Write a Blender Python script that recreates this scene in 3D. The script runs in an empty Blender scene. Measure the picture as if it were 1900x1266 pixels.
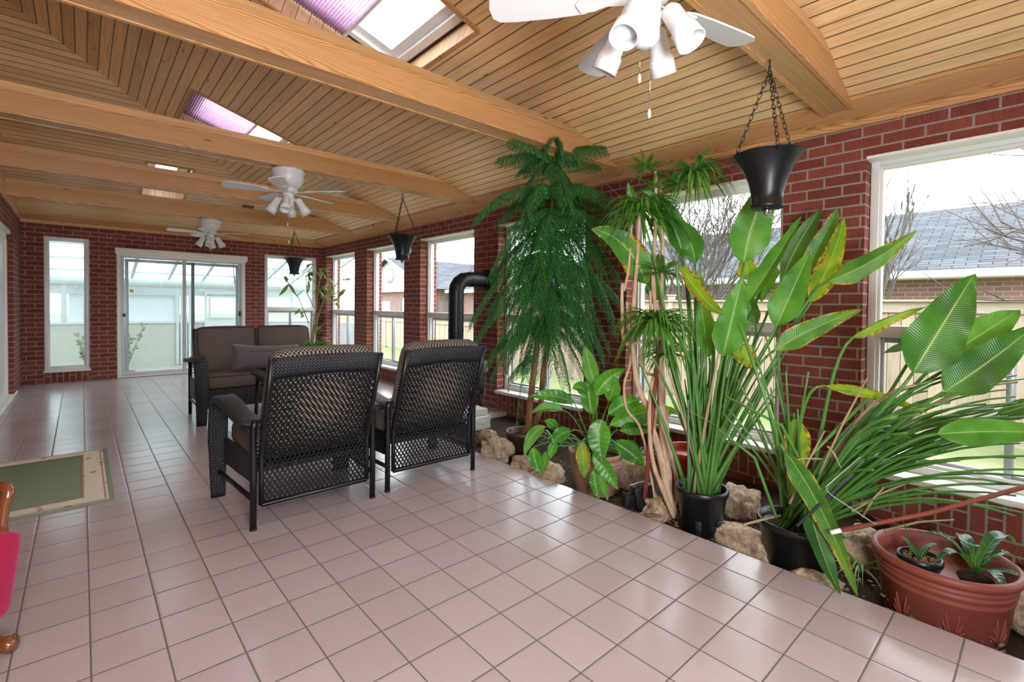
import bpy, bmesh, math, random
from mathutils import Vector, Matrix, noise
import numpy as np
R_ = math.radians
PI = math.pi
random.seed(7)
sc = bpy.context.scene
COL = sc.collection

# ------------------------------------------------------------------ camera
YAW, PIT, ROL, FPX, CY = R_(41.79464), R_(-1.09928), R_(0.61845), 893.35, 586.33
CAM = Vector((0, 0, 1.2315))
_F = Vector((math.sin(YAW)*math.cos(PIT), math.cos(YAW)*math.cos(PIT), math.sin(PIT)))
_R = Vector((math.cos(YAW), -math.sin(YAW), 0)); _U = _R.cross(_F)
_R, _U = math.cos(ROL)*_R + math.sin(ROL)*_U, -math.sin(ROL)*_R + math.cos(ROL)*_U
cd = bpy.data.cameras.new('camera'); cam = bpy.data.objects.new('camera', cd); COL.objects.link(cam)
cd.sensor_width = 36; cd.lens = FPX*36/1900; cd.shift_y = (CY-633)/1900*1.0; cd.clip_start = 0.05; cd.clip_end = 300
m = Matrix((_R, _U, -_F)).transposed().to_4x4(); m.translation = CAM; cam.matrix_world = m
sc.camera = cam

def at(x, y, X=None, Y=None, Z=None, D=None):
    """the place in the room seen in direction (x, y) of a 1900 x 1266 view, on a plane or at a distance"""
    d = _F*FPX + _R*(x-950) - _U*(y-CY)
    if D is not None: t = D/FPX
    elif X is not None: t = X/d.x
    elif Y is not None: t = Y/d.y
    else: t = (Z-CAM.z)/d.z
    return CAM + t*d

# ------------------------------------------------------------------ world, light, exposure
w = bpy.data.worlds.new('world'); sc.world = w; w.use_nodes = True
nt = w.node_tree; nt.nodes.clear()
o_ = nt.nodes.new('ShaderNodeOutputWorld'); b_ = nt.nodes.new('ShaderNodeBackground')
tc = nt.nodes.new('ShaderNodeTexCoord'); nz = nt.nodes.new('ShaderNodeTexNoise'); cr = nt.nodes.new('ShaderNodeValToRGB')
nz.inputs['Scale'].default_value = 2.2; nz.inputs['Detail'].default_value = 4
cr.color_ramp.elements[0].color = (0.80, 0.88, 0.97, 1); cr.color_ramp.elements[1].color = (.93, .97, 1, 1)
cr.color_ramp.elements[0].position = .35; cr.color_ramp.elements[1].position = .65
nt.links.new(tc.outputs['Generated'], nz.inputs['Vector']); nt.links.new(nz.outputs['Fac'], cr.inputs['Fac'])
nt.links.new(cr.outputs['Color'], b_.inputs['Color']); nt.links.new(b_.outputs[0], o_.inputs[0])
b_.inputs['Strength'].default_value = 4.3
sc.view_settings.view_transform = 'Standard'; sc.view_settings.look = 'None'
sc.view_settings.exposure = 0.95; sc.view_settings.gamma = 1; sc.view_settings.use_curve_mapping = False
sc.cycles.use_denoising = True
sc.cycles.max_bounces = 10; sc.cycles.diffuse_bounces = 6; sc.cycles.glossy_bounces = 4
sc.cycles.transparent_max_bounces = 24; sc.cycles.transmission_bounces = 6
sc.cycles.sample_clamp_indirect = 8
def lamp(name, kind, loc, energy, size=1, color=(1, 1, 1), rot=(0, 0, 0), sy=None):
    l = bpy.data.lights.new(name, kind); l.energy = energy; l.color = color
    if kind == 'AREA':
        l.size = size
        if sy: l.shape = 'RECTANGLE'; l.size_y = sy
    elif kind == 'SUN': l.angle = size
    else: l.shadow_soft_size = size
    o = bpy.data.objects.new(name, l); o.location = loc; o.rotation_euler = rot; COL.objects.link(o)
    return o
# the photographer's flash, above and left of the camera
fl = lamp('flash_lamp', 'AREA', (-0.25, -0.75, 2.05), 20, 0.6, (.97, .98, 1))
fl.rotation_euler = (Vector((2.2, 3.6, 1.1)) - fl.location).to_track_quat('-Z', 'Y').to_euler()

fill = lamp('ceiling_fill_lamp', 'AREA', (0.2, -.9, 1.15), 62, 0.7, (.96, .98, 1))  # added fill lamp behind the camera, brightens the ceiling; no such source in the room
fill.rotation_euler = (Vector((1.1, 4.2, 3.1)) - fill.location).to_track_quat('-Z', 'Y').to_euler()

# ------------------------------------------------------------------ helpers
def prop(o, label=None, cat=None, group=None, kind=None):
    if label: o['label'] = label
    if cat: o['category'] = cat
    if group: o['group'] = group
    if kind: o['kind'] = kind
    return o
def empty(name, loc=(0, 0, 0), rz=0, label=None, cat=None, group=None, kind=None):
    o = bpy.data.objects.new(name, None); o.location = loc; o.rotation_euler = (0, 0, rz); o.empty_display_size = .1
    COL.objects.link(o); return prop(o, label, cat, group, kind)
def copy_tree(o, parent=None):
    c = o.copy(); COL.objects.link(c)
    if parent is not None: c.parent = parent
    for ch in o.children: copy_tree(ch, c)
    return c

class MB:
    """collects shapes for one mesh; uv in metres"""
    def __init__(s): s.v = []; s.f = []; s.uv = []; s.sm = []
    def add(s, verts, faces, uvs=None, smooth=False):
        n = len(s.v); s.v += [Vector(a) for a in verts]
        for i, f in enumerate(faces):
            s.f.append([n+j for j in f]); s.sm.append(smooth)
            if uvs: s.uv.append([uvs[j] for j in f])
            else:
                p = [Vector(verts[j]) for j in f]
                nn = (p[1]-p[0]).cross(p[2]-p[0])
                if len(p) > 3 and nn.length < 1e-12: nn = (p[2]-p[0]).cross(p[3]-p[0])
                a = [abs(c) for c in nn]; k = a.index(max(a))
                s.uv.append([((q.y, q.z) if k == 0 else (q.x, q.z) if k == 1 else (q.x, q.y)) for q in p])
        return s
    def box(s, c, d, rot=None, bev=0.0, smooth=False, uvmode=None):
        """centre c, size d"""
        hx, hy, hz = d[0]/2, d[1]/2, d[2]/2
        M = rot if rot is not None else Matrix.Identity(3); c = Vector(c)
        if bev <= 0:
            pts = [Vector((x, y, z)) for x in (-hx, hx) for y in (-hy, hy) for z in (-hz, hz)]
            F = [(0, 1, 3, 2), (4, 6, 7, 5), (0, 4, 5, 1), (2, 3, 7, 6), (0, 2, 6, 4), (1, 5, 7, 3)]
            s.add([c + M @ p for p in pts], F) if uvmode is None else s._boxuv(c, M, pts, F)
            return s
        bm = bmesh.new(); bmesh.ops.create_cube(bm, size=1)
        for v in bm.verts: v.co = Vector((v.co.x*d[0], v.co.y*d[1], v.co.z*d[2]))
        bmesh.ops.bevel(bm, geom=bm.edges[:], offset=min(bev, min(d)*.49), segments=2 if bev < .02 else 4, affect='EDGES', profile=.5)
        s.bm(bm, c, M, smooth=True); return s
    def _boxuv(s, c, M, pts, F):
        n = len(s.v); s.v += [c + M @ p for p in pts]
        for f in F:
            s.f.append([n+j for j in f]); s.sm.append(False); p = [pts[j] for j in f]
            nn = (p[1]-p[0]).cross(p[2]-p[0]); a = [abs(q) for q in nn]; k = a.index(max(a))
            s.uv.append([((q.y, q.z) if k == 0 else (q.x, q.z) if k == 1 else (q.x, q.y)) for q in p])
    def bb(s, x0, x1, y0, y1, z0, z1, bev=0):
        return s.box(((x0+x1)/2, (y0+y1)/2, (z0+z1)/2), (abs(x1-x0), abs(y1-y0), abs(z1-z0)), None, bev)
    def bm(s, bm, c=(0, 0, 0), M=None, smooth=False):
        M = M if M is not None else Matrix.Identity(3); c = Vector(c)
        bm.verts.ensure_lookup_table(); vs = [v.co.copy() for v in bm.verts]
        n = len(s.v); s.v += [c + M @ p for p in vs]
        for f in bm.faces:
            ids = [v.index for v in f.verts]; s.f.append([n+j for j in ids]); s.sm.append(smooth)
            a = [abs(q) for q in f.normal]; k = a.index(max(a))
            s.uv.append([((vs[j].y, vs[j].z) if k == 0 else (vs[j].x, vs[j].z) if k == 1 else (vs[j].x, vs[j].y)) for j in ids])
        bm.free(); return s
    def beam(s, a, b, w, h, up=Vector((0, 0, 1))):
        """square bar from a to b, width w across, height h along up; uv runs along the bar"""
        a = Vector(a); b = Vector(b); d = b-a; L = d.length; d.normalize(); r = d.cross(up)
        if r.length < 1e-5: r = d.cross(Vector((1, 0, 0)))
        r.normalize(); u = r.cross(d)
        return s.box((a+b)/2, (w, L, h), Matrix((r, d, u)).transposed(), 0, uvmode=1)
    def tube(s, pts, rad, n=8, caps=True, smooth=True, flat=1.0):
        pts = [Vector(p) for p in pts]; m_ = len(pts)
        rad = rad if isinstance(rad, (list, tuple)) else [rad]*m_
        t0 = (pts[1]-pts[0]).normalized(); up = Vector((0, 0, 1)) if abs(t0.z) < .9 else Vector((1, 0, 0))
        r = t0.cross(up).normalized(); vs = []; uv = []; L = 0
        for i, p in enumerate(pts):
            t = (pts[min(i+1, m_-1)]-pts[max(i-1, 0)])
            if t.length < 1e-9: t = t0
            t.normalize(); r = (r - t*r.dot(t)); r = r.normalized() if r.length > 1e-6 else t.orthogonal().normalized(); u = t.cross(r)
            if i: L += (p-pts[i-1]).length
            for k in range(n+1):
                a = 2*PI*k/n; vs.append(p + r*math.cos(a)*rad[i] + u*math.sin(a)*rad[i]*flat); uv.append((k/n*2*PI*max(rad[0], .01), L))
        F = []
        for i in range(m_-1):
            for k in range(n):
                a = i*(n+1)+k; F.append((a, a+1, a+n+2, a+n+1))
        if caps:
            F.append(tuple(range(n-1, -1, -1))); F.append(tuple((m_-1)*(n+1)+k for k in range(n)))
        return s.add(vs, F, uv, smooth)
    def lathe(s, prof, c=(0, 0, 0), n=32, M=None, smooth=True, ell=(1, 1)):
        """prof: list of (r, z)"""
        M = M if M is not None else Matrix.Identity(3); c = Vector(c); vs = []; uv = []; L = 0
        rm = max(p[0] for p in prof)
        for i, (r, z) in enumerate(prof):
            if i: L += math.hypot(r-prof[i-1][0], z-prof[i-1][1])
            for k in range(n+1):
                a = 2*PI*k/n; vs.append(c + M @ Vector((r*math.cos(a)*ell[0], r*math.sin(a)*ell[1], z))); uv.append((k/n*2*PI*rm, L))
        F = []
        for i in range(len(prof)-1):
            for k in range(n):
                a = i*(n+1)+k; F.append((a, a+1, a+n+2, a+n+1))
        return s.add(vs, F, uv, smooth)
    def prism(s, poly, z0, z1, M=None, c=(0, 0, 0)):
        M = M if M is not None else Matrix.Identity(3); c = Vector(c); n = len(poly)
        vs = [c+M@Vector((x, y, z0)) for x, y in poly]+[c+M@Vector((x, y, z1)) for x, y in poly]
        F = [tuple(range(n-1, -1, -1)), tuple(range(n, 2*n))]+[(i, (i+1) % n, n+(i+1) % n, n+i) for i in range(n)]
        return s.add(vs, F)
    def build(s, name, mat, parent=None, loc=None, label=None, cat=None, group=None, kind=None, weld=False, bevel=0, sub=0, local=None):
        me = bpy.data.meshes.new(name)
        off = Vector(local) if local is not None else Vector((0, 0, 0))
        me.from_pydata([tuple(v-off) for v in s.v], [], s.f); me.update()
        ul = me.uv_layers.new(name='UVMap'); flat = [c for f in s.uv for q in f for c in q]
        if len(flat) == len(ul.data)*2: ul.data.foreach_set('uv', flat)
        me.polygons.foreach_set('use_smooth', s.sm)
        if not isinstance(mat, (list, tuple)): mat = [mat]
        for m_ in mat: me.materials.append(m_)
        if weld:
            b = bmesh.new(); b.from_mesh(me); bmesh.ops.remove_doubles(b, verts=b.verts[:], dist=1e-5); b.to_mesh(me); b.free()
        o = bpy.data.objects.new(name, me); COL.objects.link(o)
        if parent is not None: o.parent = parent
        if local is not None: o.location = off
        if loc is not None: o.location = loc
        if bevel:
            md = o.modifiers.new('bevel', 'BEVEL'); md.width = bevel; md.segments = 2; md.limit_method = 'ANGLE'
        if sub:
            md = o.modifiers.new('sub', 'SUBSURF'); md.levels = sub; md.render_levels = sub
        return prop(o, label, cat, group, kind)

# ------------------------------------------------------------------ materials
def lin(h):
    h = h.lstrip('#'); c = [int(h[i:i+2], 16)/255 for i in (0, 2, 4)]
    return tuple(x/12.92 if x <= .04045 else ((x+.055)/1.055)**2.4 for x in c)+(1,)
class NT:
    def __init__(s, name):
        s.m = bpy.data.materials.new(name); s.m.use_nodes = True; s.t = s.m.node_tree
        s.b = s.t.nodes['Principled BSDF']; s.out = s.t.nodes['Material Output']
    def n(s, typ, ins=None, **kw):
        nd = s.t.nodes.new('ShaderNode'+typ)
        for k, v in kw.items(): setattr(nd, k, v)
        for k, v in (ins or {}).items():
            if isinstance(v, bpy.types.NodeSocket): s.t.links.new(v, nd.inputs[k])
            else: nd.inputs[k].default_value = v
        return nd
    def set(s, **kw):
        for k, v in kw.items():
            k = k.replace('_', ' ')
            k = {'Specular': 'Specular IOR Level', 'Base': 'Base Color', 'Trans': 'Transmission Weight', 'Coat': 'Coat Weight'}.get(k, k)
            if isinstance(v, bpy.types.NodeSocket): s.t.links.new(v, s.b.inputs[k])
            else: s.b.inputs[k].default_value = v
        return s
    def math(s, op, a, b=0.0, c=0.0):
        nd = s.t.nodes.new('ShaderNodeMath'); nd.operation = op
        for i, v in enumerate((a, b, c)):
            if isinstance(v, bpy.types.NodeSocket): s.t.links.new(v, nd.inputs[i])
            else: nd.inputs[i].default_value = v
        return nd.outputs[0]
    def mix(s, f, a, b, mode='MIX'):
        nd = s.t.nodes.new('ShaderNodeMix'); nd.data_type = 'RGBA'; nd.blend_type = mode
        for i, v in ((0, f), (6, a), (7, b)):
            if isinstance(v, bpy.types.NodeSocket): s.t.links.new(v, nd.inputs[i])
            else: nd.inputs[i].default_value = v
        return nd.outputs[2]
    def ramp(s, f, stops):
        nd = s.t.nodes.new('ShaderNodeValToRGB'); e = nd.color_ramp.elements
        while len(e) < len(stops): e.new(.5)
        for i, (p, c) in enumerate(stops): e[i].position = p; e[i].color = c if len(c) == 4 else (*c, 1)
        s.t.links.new(f, nd.inputs[0]); return nd.outputs[0]
    def uv(s): return s.n('UVMap').outputs[0]
    def mapping(s, vec, scale=(1, 1, 1), loc=(0, 0, 0), rot=(0, 0, 0)):
        return s.n('Mapping', {'Vector': vec, 'Scale': scale, 'Location': loc, 'Rotation': rot}).outputs[0]
    def noise(s, vec, scale, detail=3, rough=.5, dist=0):
        return s.n('TexNoise', {'Vector': vec, 'Scale': scale, 'Detail': detail, 'Roughness': rough, 'Distortion': dist}).outputs['Fac']
    def bump(s, h, strength=.3, dist=.01, normal=None):
        d = {'Height': h, 'Strength': strength, 'Distance': dist}
        if normal is not None: d['Normal'] = normal
        s.set(Normal=s.n('Bump', d).outputs[0]); return s
    def xyz(s, v): 
        q = s.n('SeparateXYZ', {0: v}); return q.outputs
    def comb(s, x, y, z=0.0):
        return s.n('CombineXYZ', {0: x, 1: y, 2: z}).outputs[0]
def plain(name, col, rough=.5, spec=.5, metal=0, bumpy=0, var=0, coat=0, scale=30):
    t = NT(name); c = lin(col) if isinstance(col, str) else col
    t.set(Base=c, Roughness=rough, Specular=spec, Metallic=metal, Coat=coat)
    if var or bumpy:
        g = t.n('TexCoord').outputs['Object']; nn = t.noise(g, scale, 4)
        if var: t.set(Base=t.mix(nn, tuple(x*(1-var) for x in c[:3])+(1,), tuple(min(1, x*(1+var)) for x in c[:3])+(1,)))
        if bumpy: t.bump(nn, bumpy, .005)
    return t.m
M = {}
def brick_mat(name='brick', soldier=False):
    t = NT(name); uv = t.uv()
    if soldier: uv = t.mapping(uv, rot=(0, 0, R_(90)))
    br = t.n('TexBrick', {'Vector': uv, 'Color1': lin('#8a4b3f'), 'Color2': lin('#753c33'), 'Mortar': lin('#9b9088'), 'Scale': 1.0, 'Mortar Size': .0065,
             'Mortar Smooth': .15, 'Bias': -.1, 'Brick Width': .205, 'Row Height': .0705})
    n1 = t.noise(t.mapping(uv, (60, 22, 1)) if not soldier else t.mapping(uv, (22, 60, 1)), 3, 5, .7); n2 = t.noise(uv, 9, 3)
    sc_ = t.noise(t.mapping(uv, (170, 12, 1)), 1, 3, .6)
    c = t.mix(.75, br.outputs['Color'], t.ramp(n1, [(.3, (.72, .68, .66)), (.7, (1.15, 1.1, 1.08))]), 'MULTIPLY')
    c = t.mix(.7, c, t.ramp(sc_, [(.35, (.75, .7, .7)), (.6, (1.05, 1.05, 1.05))]), 'MULTIPLY')
    c = t.mix(.5, c, t.ramp(n2, [(.3, (.8, .8, .8)), (.7, (1.12, 1.1, 1.1))]), 'MULTIPLY')
    h = t.math('ADD', t.math('MULTIPLY', t.math('SUBTRACT', 1.0, br.outputs['Fac']), 1.0), t.math('MULTIPLY', n1, .25))
    t.set(Base=c, Roughness=.82, Specular=.25); t.bump(h, .7, .006); return t.m
M['brick'] = brick_mat(); M['soldier'] = brick_mat('brick_soldier', True)
def tile_mat():
    t = NT('floor_tile'); g = t.n('TexCoord').outputs['Object']
    v = t.mapping(g, (1/.205, 1/.2098, 1), (-.0178/.205, -1.868/.2098, 0)); x, y, z = t.xyz(v)
    fx = t.math('ABSOLUTE', t.math('SUBTRACT', t.math('FRACT', x), .5)); fy = t.math('ABSOLUTE', t.math('SUBTRACT', t.math('FRACT', y), .5))
    e = t.math('MAXIMUM', fx, fy)
    grout = t.n('MapRange', {0: e, 1: .484, 2: .4885, 3: 0.0, 4: 1.0}).outputs[0]
    edge = t.n('MapRange', {0: e, 1: .455, 2: .486, 3: 0.0, 4: 1.0}).outputs[0]
    idn = t.n('TexWhiteNoise', {'Vector': t.comb(t.math('FLOOR', x), t.math('FLOOR', y))}).outputs['Value']
    c = t.ramp(idn, [(0, lin('#b3a4a5')), (.5, lin('#b8a9aa')), (1, lin('#bdaeae'))])
    n1 = t.noise(g, 3.5, 4); n2 = t.noise(g, 45, 4, .6)
    c = t.mix(.3, c, t.ramp(n1, [(.3, (.94, .93, .92)), (.7, (1.04, 1.03, 1.03))]), 'MULTIPLY')
    c = t.mix(.12, c, t.ramp(n2, [(.3, (.85, .84, .83)), (.7, (1.07, 1.06, 1.06))]), 'MULTIPLY')
    c = t.mix(grout, c, lin('#6f6663'))
    r = t.math('ADD', t.math('MULTIPLY', grout, .5), t.math('ADD', .19, t.math('MULTIPLY', t.noise(g, 2.5, 2, .5), .06)))
    h = t.math('ADD', t.math('MULTIPLY', edge, -.35), t.math('MULTIPLY', grout, -.65))
    
    t.set(Base=c, Roughness=r, Specular=.5); t.bump(h, .35, .003); return t.m
M['tile'] = tile_mat()
def wood(name, cols, plank=0.0, along='x', grain=1.0, rough=.45, groove=.05, ring=0, coat=.1, gap=True):
    """uv in metres; boards run along 'x' (u) and stack across v"""
    t = NT(name); uv = t.uv(); x, y, z = t.xyz(uv)
    if along == 'y': x, y = y, x
    if plank:
        q = t.math('DIVIDE', y, plank); idf = t.math('FLOOR', q); fr = t.math('FRACT', q)
        idn = t.n('TexWhiteNoise', {'Vector': t.comb(idf, 3.3)}).outputs['Value']
        off = t.math('MULTIPLY', idn, 37.0)
    else:
        idn = t.n('TexWhiteNoise', {'Vector': t.n('ObjectInfo').outputs['Random']}).outputs['Value']; off = t.math('MULTIPLY', idn, 9.0); fr = None
    p = t.comb(t.math('ADD', x, off), y, off)
    g1 = t.noise(t.mapping(p, (2.2, 60, 1)), 1, 5, .62, .4)
    g2 = t.noise(t.mapping(p, (7, 160, 1)), 1, 3, .6)
    if ring:
        yc = t.math('MULTIPLY', t.math('SUBTRACT', t.math('FRACT', t.math('DIVIDE', t.math('ADD', y, .045), .2)), .5), .2)
        nn = t.noise(t.mapping(p, (1.3, 5, 1)), 1, 3, .55)
        f = t.math('ADD', t.math('MULTIPLY', t.math('MULTIPLY', yc, yc), 1500.0), t.math('ADD', t.math('MULTIPLY', x, 11.0), t.math('MULTIPLY', nn, 14.0)))
        wv = t.math('POWER', t.math('ADD', .5, t.math('MULTIPLY', .5, t.math('SINE', t.math('MULTIPLY', f, 3.0)))), .45)
        g1 = t.math('ADD', t.math('MULTIPLY', g1, 1-ring), t.math('MULTIPLY', wv, ring))
    c = t.ramp(g1, [(.25, lin(cols[0])), (.5, lin(cols[1])), (.75, lin(cols[2]))])
    c = t.mix(.35*grain, c, t.ramp(g2, [(.3, (.72, .66, .6)), (.7, (1.1, 1.08, 1.05))]), 'MULTIPLY')
    c = t.mix(.85, c, t.ramp(idn, [(0, (.8, .77, .72)), (.35, (.96, .94, .91)), (.7, (1.04, 1.0, .96)), (1, (1.12, 1.08, 1.02))]), 'MULTIPLY')
    kn = t.n('TexVoronoi', {'Vector': t.mapping(p, (2.1, 9, 1)), 'Scale': 1.0}).outputs['Distance']
    c = t.mix(t.n('MapRange', {0: kn, 1: .03, 2: .09, 3: .75, 4: 0.0}).outputs[0], c, lin('#4a2a14'))
    h = t.math('MULTIPLY', g2, .12)
    if plank and gap:
        e = t.math('ABSOLUTE', t.math('SUBTRACT', fr, .5))
        gv = t.n('MapRange', {0: e, 1: .5-groove, 2: .5-groove*.25, 3: 0.0, 4: 1.0}).outputs[0]
        c = t.mix(t.math('MULTIPLY', gv, .88), c, lin('#3a2312')); h = t.math('SUBTRACT', h, gv)
    t.set(Base=c, Roughness=rough, Specular=.4, Coat=coat); t.b.inputs['Coat Roughness'].default_value = .3
    t.bump(h, .6, .006); return t.m
M['plank'] = wood('ceiling_planks', ('#cfa272', '#e2bd8e', '#edcfa6'), plank=.087, groove=.07)
M['beam'] = wood('beam_wood', ('#a4723f', '#bd8c5a', '#cb9f70'), ring=.5, grain=.7)
M['beamlight'] = wood('beam_trim_wood', ('#b58858', '#c69a6b', '#d2aa7e'), grain=.6)
M['shaft'] = wood('shaft_wood', ('#c79a72', '#dab590', '#e6c6a4'), plank=.09, groove=.03)
M['woodpost'] = wood('fence_wood', ('#948573', '#a69786', '#b2a494'), plank=.14, along='y', groove=.03, coat=0, rough=.9)
M['fencerail'] = wood('fence_rail_wood', ('#8e8373', '#9d9384', '#a9a092'), coat=0, rough=.9)
M['white'] = plain('white_paint', '#e9e8e3', .4, .4)
M['vinyl'] = plain('white_vinyl', '#dfe0de', .35, .5)
M['panelgrey'] = plain('door_panel_grey', '#c3c8c8', .35, .5)
M['alu'] = plain('grey_aluminium', '#a9abad', .35, .5, .3)
M['fanwhite'] = plain('fan_white', '#d6d6d5', .35, .4)
M['blackmetal'] = plain('black_metal', '#1c1c20', .38, .5, .3)
M['blackpipe'] = plain('stove_black', '#17181b', .42, .5, .4)
M['blackplastic'] = plain('black_plastic', '#141518', .35, .5)
M['chrome'] = plain('chrome', '#c8c8c8', .2, .5, 1)
M['terracotta'] = plain('terracotta_plastic', '#834438', .5, .4, var=.12, scale=9)
M['redpot'] = plain('red_pot_plastic', '#b23a22', .45, .5)
M['beigepot'] = plain('beige_pot', '#a07c6a', .6, .4, var=.1, scale=8)
M['brownpot'] = plain('brown_pot', '#47302a', .45, .5)
M['bark'] = plain('bare_branch', '#5a5551', .9, .2)
def glass_mat():
    t = NT('window_glass'); t.t.nodes.remove(t.b)
    fa = t.n('LayerWeight', {'Blend': .5}).outputs['Facing']
    fr = t.math('ADD', .035, t.math('MULTIPLY', t.math('POWER', fa, 5.0), .5))
    a = t.n('BsdfTransparent', {'Color': (.95, .975, .97, 1)}); b = t.n('BsdfGlossy', {'Roughness': .02, 'Color': (1, 1, 1, 1)})
    mx = t.n('MixShader', {0: fr, 1: a.outputs[0], 2: b.outputs[0]}); t.t.links.new(mx.outputs[0], t.out.inputs[0]); return t.m
M['glass'] = glass_mat()
def haze_glass(name='dusty_glass', amt=.15, col=(.8, .87, .86, 1), tint=(.78, .86, .85, 1)):
    """old dusty glazing: part of the light is scattered"""
    t = NT(name); t.t.nodes.remove(t.b); n = t.noise(t.n('TexCoord').outputs['Object'], 6, 4)
    f = t.math('MULTIPLY', 1.0, amt)
    a = t.n('BsdfTransparent', {'Color': tint}); b = t.n('BsdfTranslucent', {'Color': col}); d = t.n('BsdfDiffuse', {'Color': col})
    m1 = t.n('MixShader', {0: .5, 1: b.outputs[0], 2: d.outputs[0]}); mx = t.n('MixShader', {0: f, 1: a.outputs[0], 2: m1.outputs[0]})
    t.t.links.new(mx.outputs[0], t.out.inputs[0]); return t.m
M['dusty'] = haze_glass()
def soil_mat():
    t = NT('soil'); g = t.n('TexCoord').outputs['Object']; n = t.noise(g, 60, 6, .7); n2 = t.noise(g, 6, 3)
    v = t.n('TexVoronoi', {'Vector': g, 'Scale': 70.0}); c = t.ramp(n, [(.3, lin('#231a15')), (.6, lin('#44362c')), (.8, lin('#6d5a4a'))])
    c = t.mix(t.math('MULTIPLY', n2, .6), c, lin('#55473b')); c = t.mix(t.n('MapRange', {0: v.outputs['Distance'], 1: .0, 2: .13, 3: .8, 4: 0.0}).outputs[0], c, lin('#9a8a76'))
    t.set(Base=c, Roughness=.95, Specular=.1); t.bump(n, 1, .02); return t.m
M['soil'] = soil_mat()
def rock_mat():
    t = NT('limestone'); g = t.n('TexCoord').outputs['Object']; n = t.noise(g, 14, 6, .7, .6); n2 = t.noise(g, 60, 4, .7)
    mu = t.n('TexVoronoi', {'Vector': g, 'Scale': 26.0}).outputs['Distance']
    c = t.ramp(n, [(.3, lin('#8d7963')), (.5, lin('#bba68c')), (.7, lin('#d3c4ac'))]); c = t.mix(.6, c, t.ramp(n2, [(.35, (.6, .55, .5)), (.6, (1.1, 1.1, 1.1))]), 'MULTIPLY')
    c = t.mix(t.n('MapRange', {0: mu, 1: .05, 2: .3, 3: .55, 4: 0.0}).outputs[0], c, lin('#5f4c3b'))
    h = t.math('ADD', n, t.math('MULTIPLY', n2, .5)); h = t.math('ADD', h, t.math('MULTIPLY', mu, .5))
    t.set(Base=c, Roughness=.95, Specular=.15); t.bump(h, .9, .02); return t.m
M['rock'] = rock_mat()
def weave_mat(name, c0, c1, s, rough=.5, spec=.5, bump=.8, diag=0):
    """two-colour over-under weave"""
    t = NT(name); uv = t.mapping(t.uv(), (s, s, 1), rot=(0, 0, R_(diag))); x, y, z = t.xyz(uv)
    sx = t.math('SINE', t.math('MULTIPLY', x, PI)); sy = t.math('SINE', t.math('MULTIPLY', y, PI))
    f = t.math('MULTIPLY', sx, sy); g = t.n('MapRange', {0: f, 1: -.25, 2: .25, 3: 0.0, 4: 1.0}).outputs[0]
    n = t.noise(t.uv(), 90, 3)
    c = t.mix(g, lin(c0), lin(c1)); c = t.mix(.5, c, t.ramp(n, [(.3, (.7, .7, .7)), (.7, (1.15, 1.15, 1.15))]), 'MULTIPLY')
    t.set(Base=c, Roughness=rough, Specular=spec); t.bump(t.math('ABSOLUTE', f), bump, .003); return t.m
M['cushion'] = weave_mat('cushion_weave', '#2a2422', '#92857a', 90, .85, .2, .6, 0)
M['wicker'] = weave_mat('wicker_black', '#08090d', '#23262f', 75, .42, .5, 1.0, 45)
M['strand'] = plain('wicker_strand', '#101014', .38, .45)
M['piping'] = plain('cushion_piping', '#2a2322', .7, .3)
def pillow_mat():
    t = NT('grey_pillow'); g = t.uv(); n = t.noise(t.mapping(g, (300, 300, 1)), 1, 2)
    t.set(Base=t.mix(n, lin('#5c565b'), lin('#787175')), Roughness=.8, Specular=.25); t.b.inputs['Sheen Weight'].default_value = .3; t.bump(n, .3, .002); return t.m
M['pillow'] = pillow_mat()
def blind_mat():
    t = NT('pleated_blind_purple'); x, y, z = t.xyz(t.uv()); n = t.noise(t.uv(), 60, 2)
    c = t.mix(n, lin('#94708c'), lin('#b08aa6')); t.set(Base=c, Roughness=.8, Specular=.2)
    tr = t.n('BsdfTranslucent', {'Color': lin('#c8a0bd')}); tp = t.n('BsdfTransparent', {'Color': (1, .85, 1, 1)})
    m1 = t.n('MixShader', {0: .6, 1: t.b.outputs[0], 2: tr.outputs[0]}); m2 = t.n('MixShader', {0: .05, 1: m1.outputs[0], 2: tp.outputs[0]})
    t.t.links.new(m2.outputs[0], t.out.inputs[0]); return t.m
M['blind'] = blind_mat()
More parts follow.
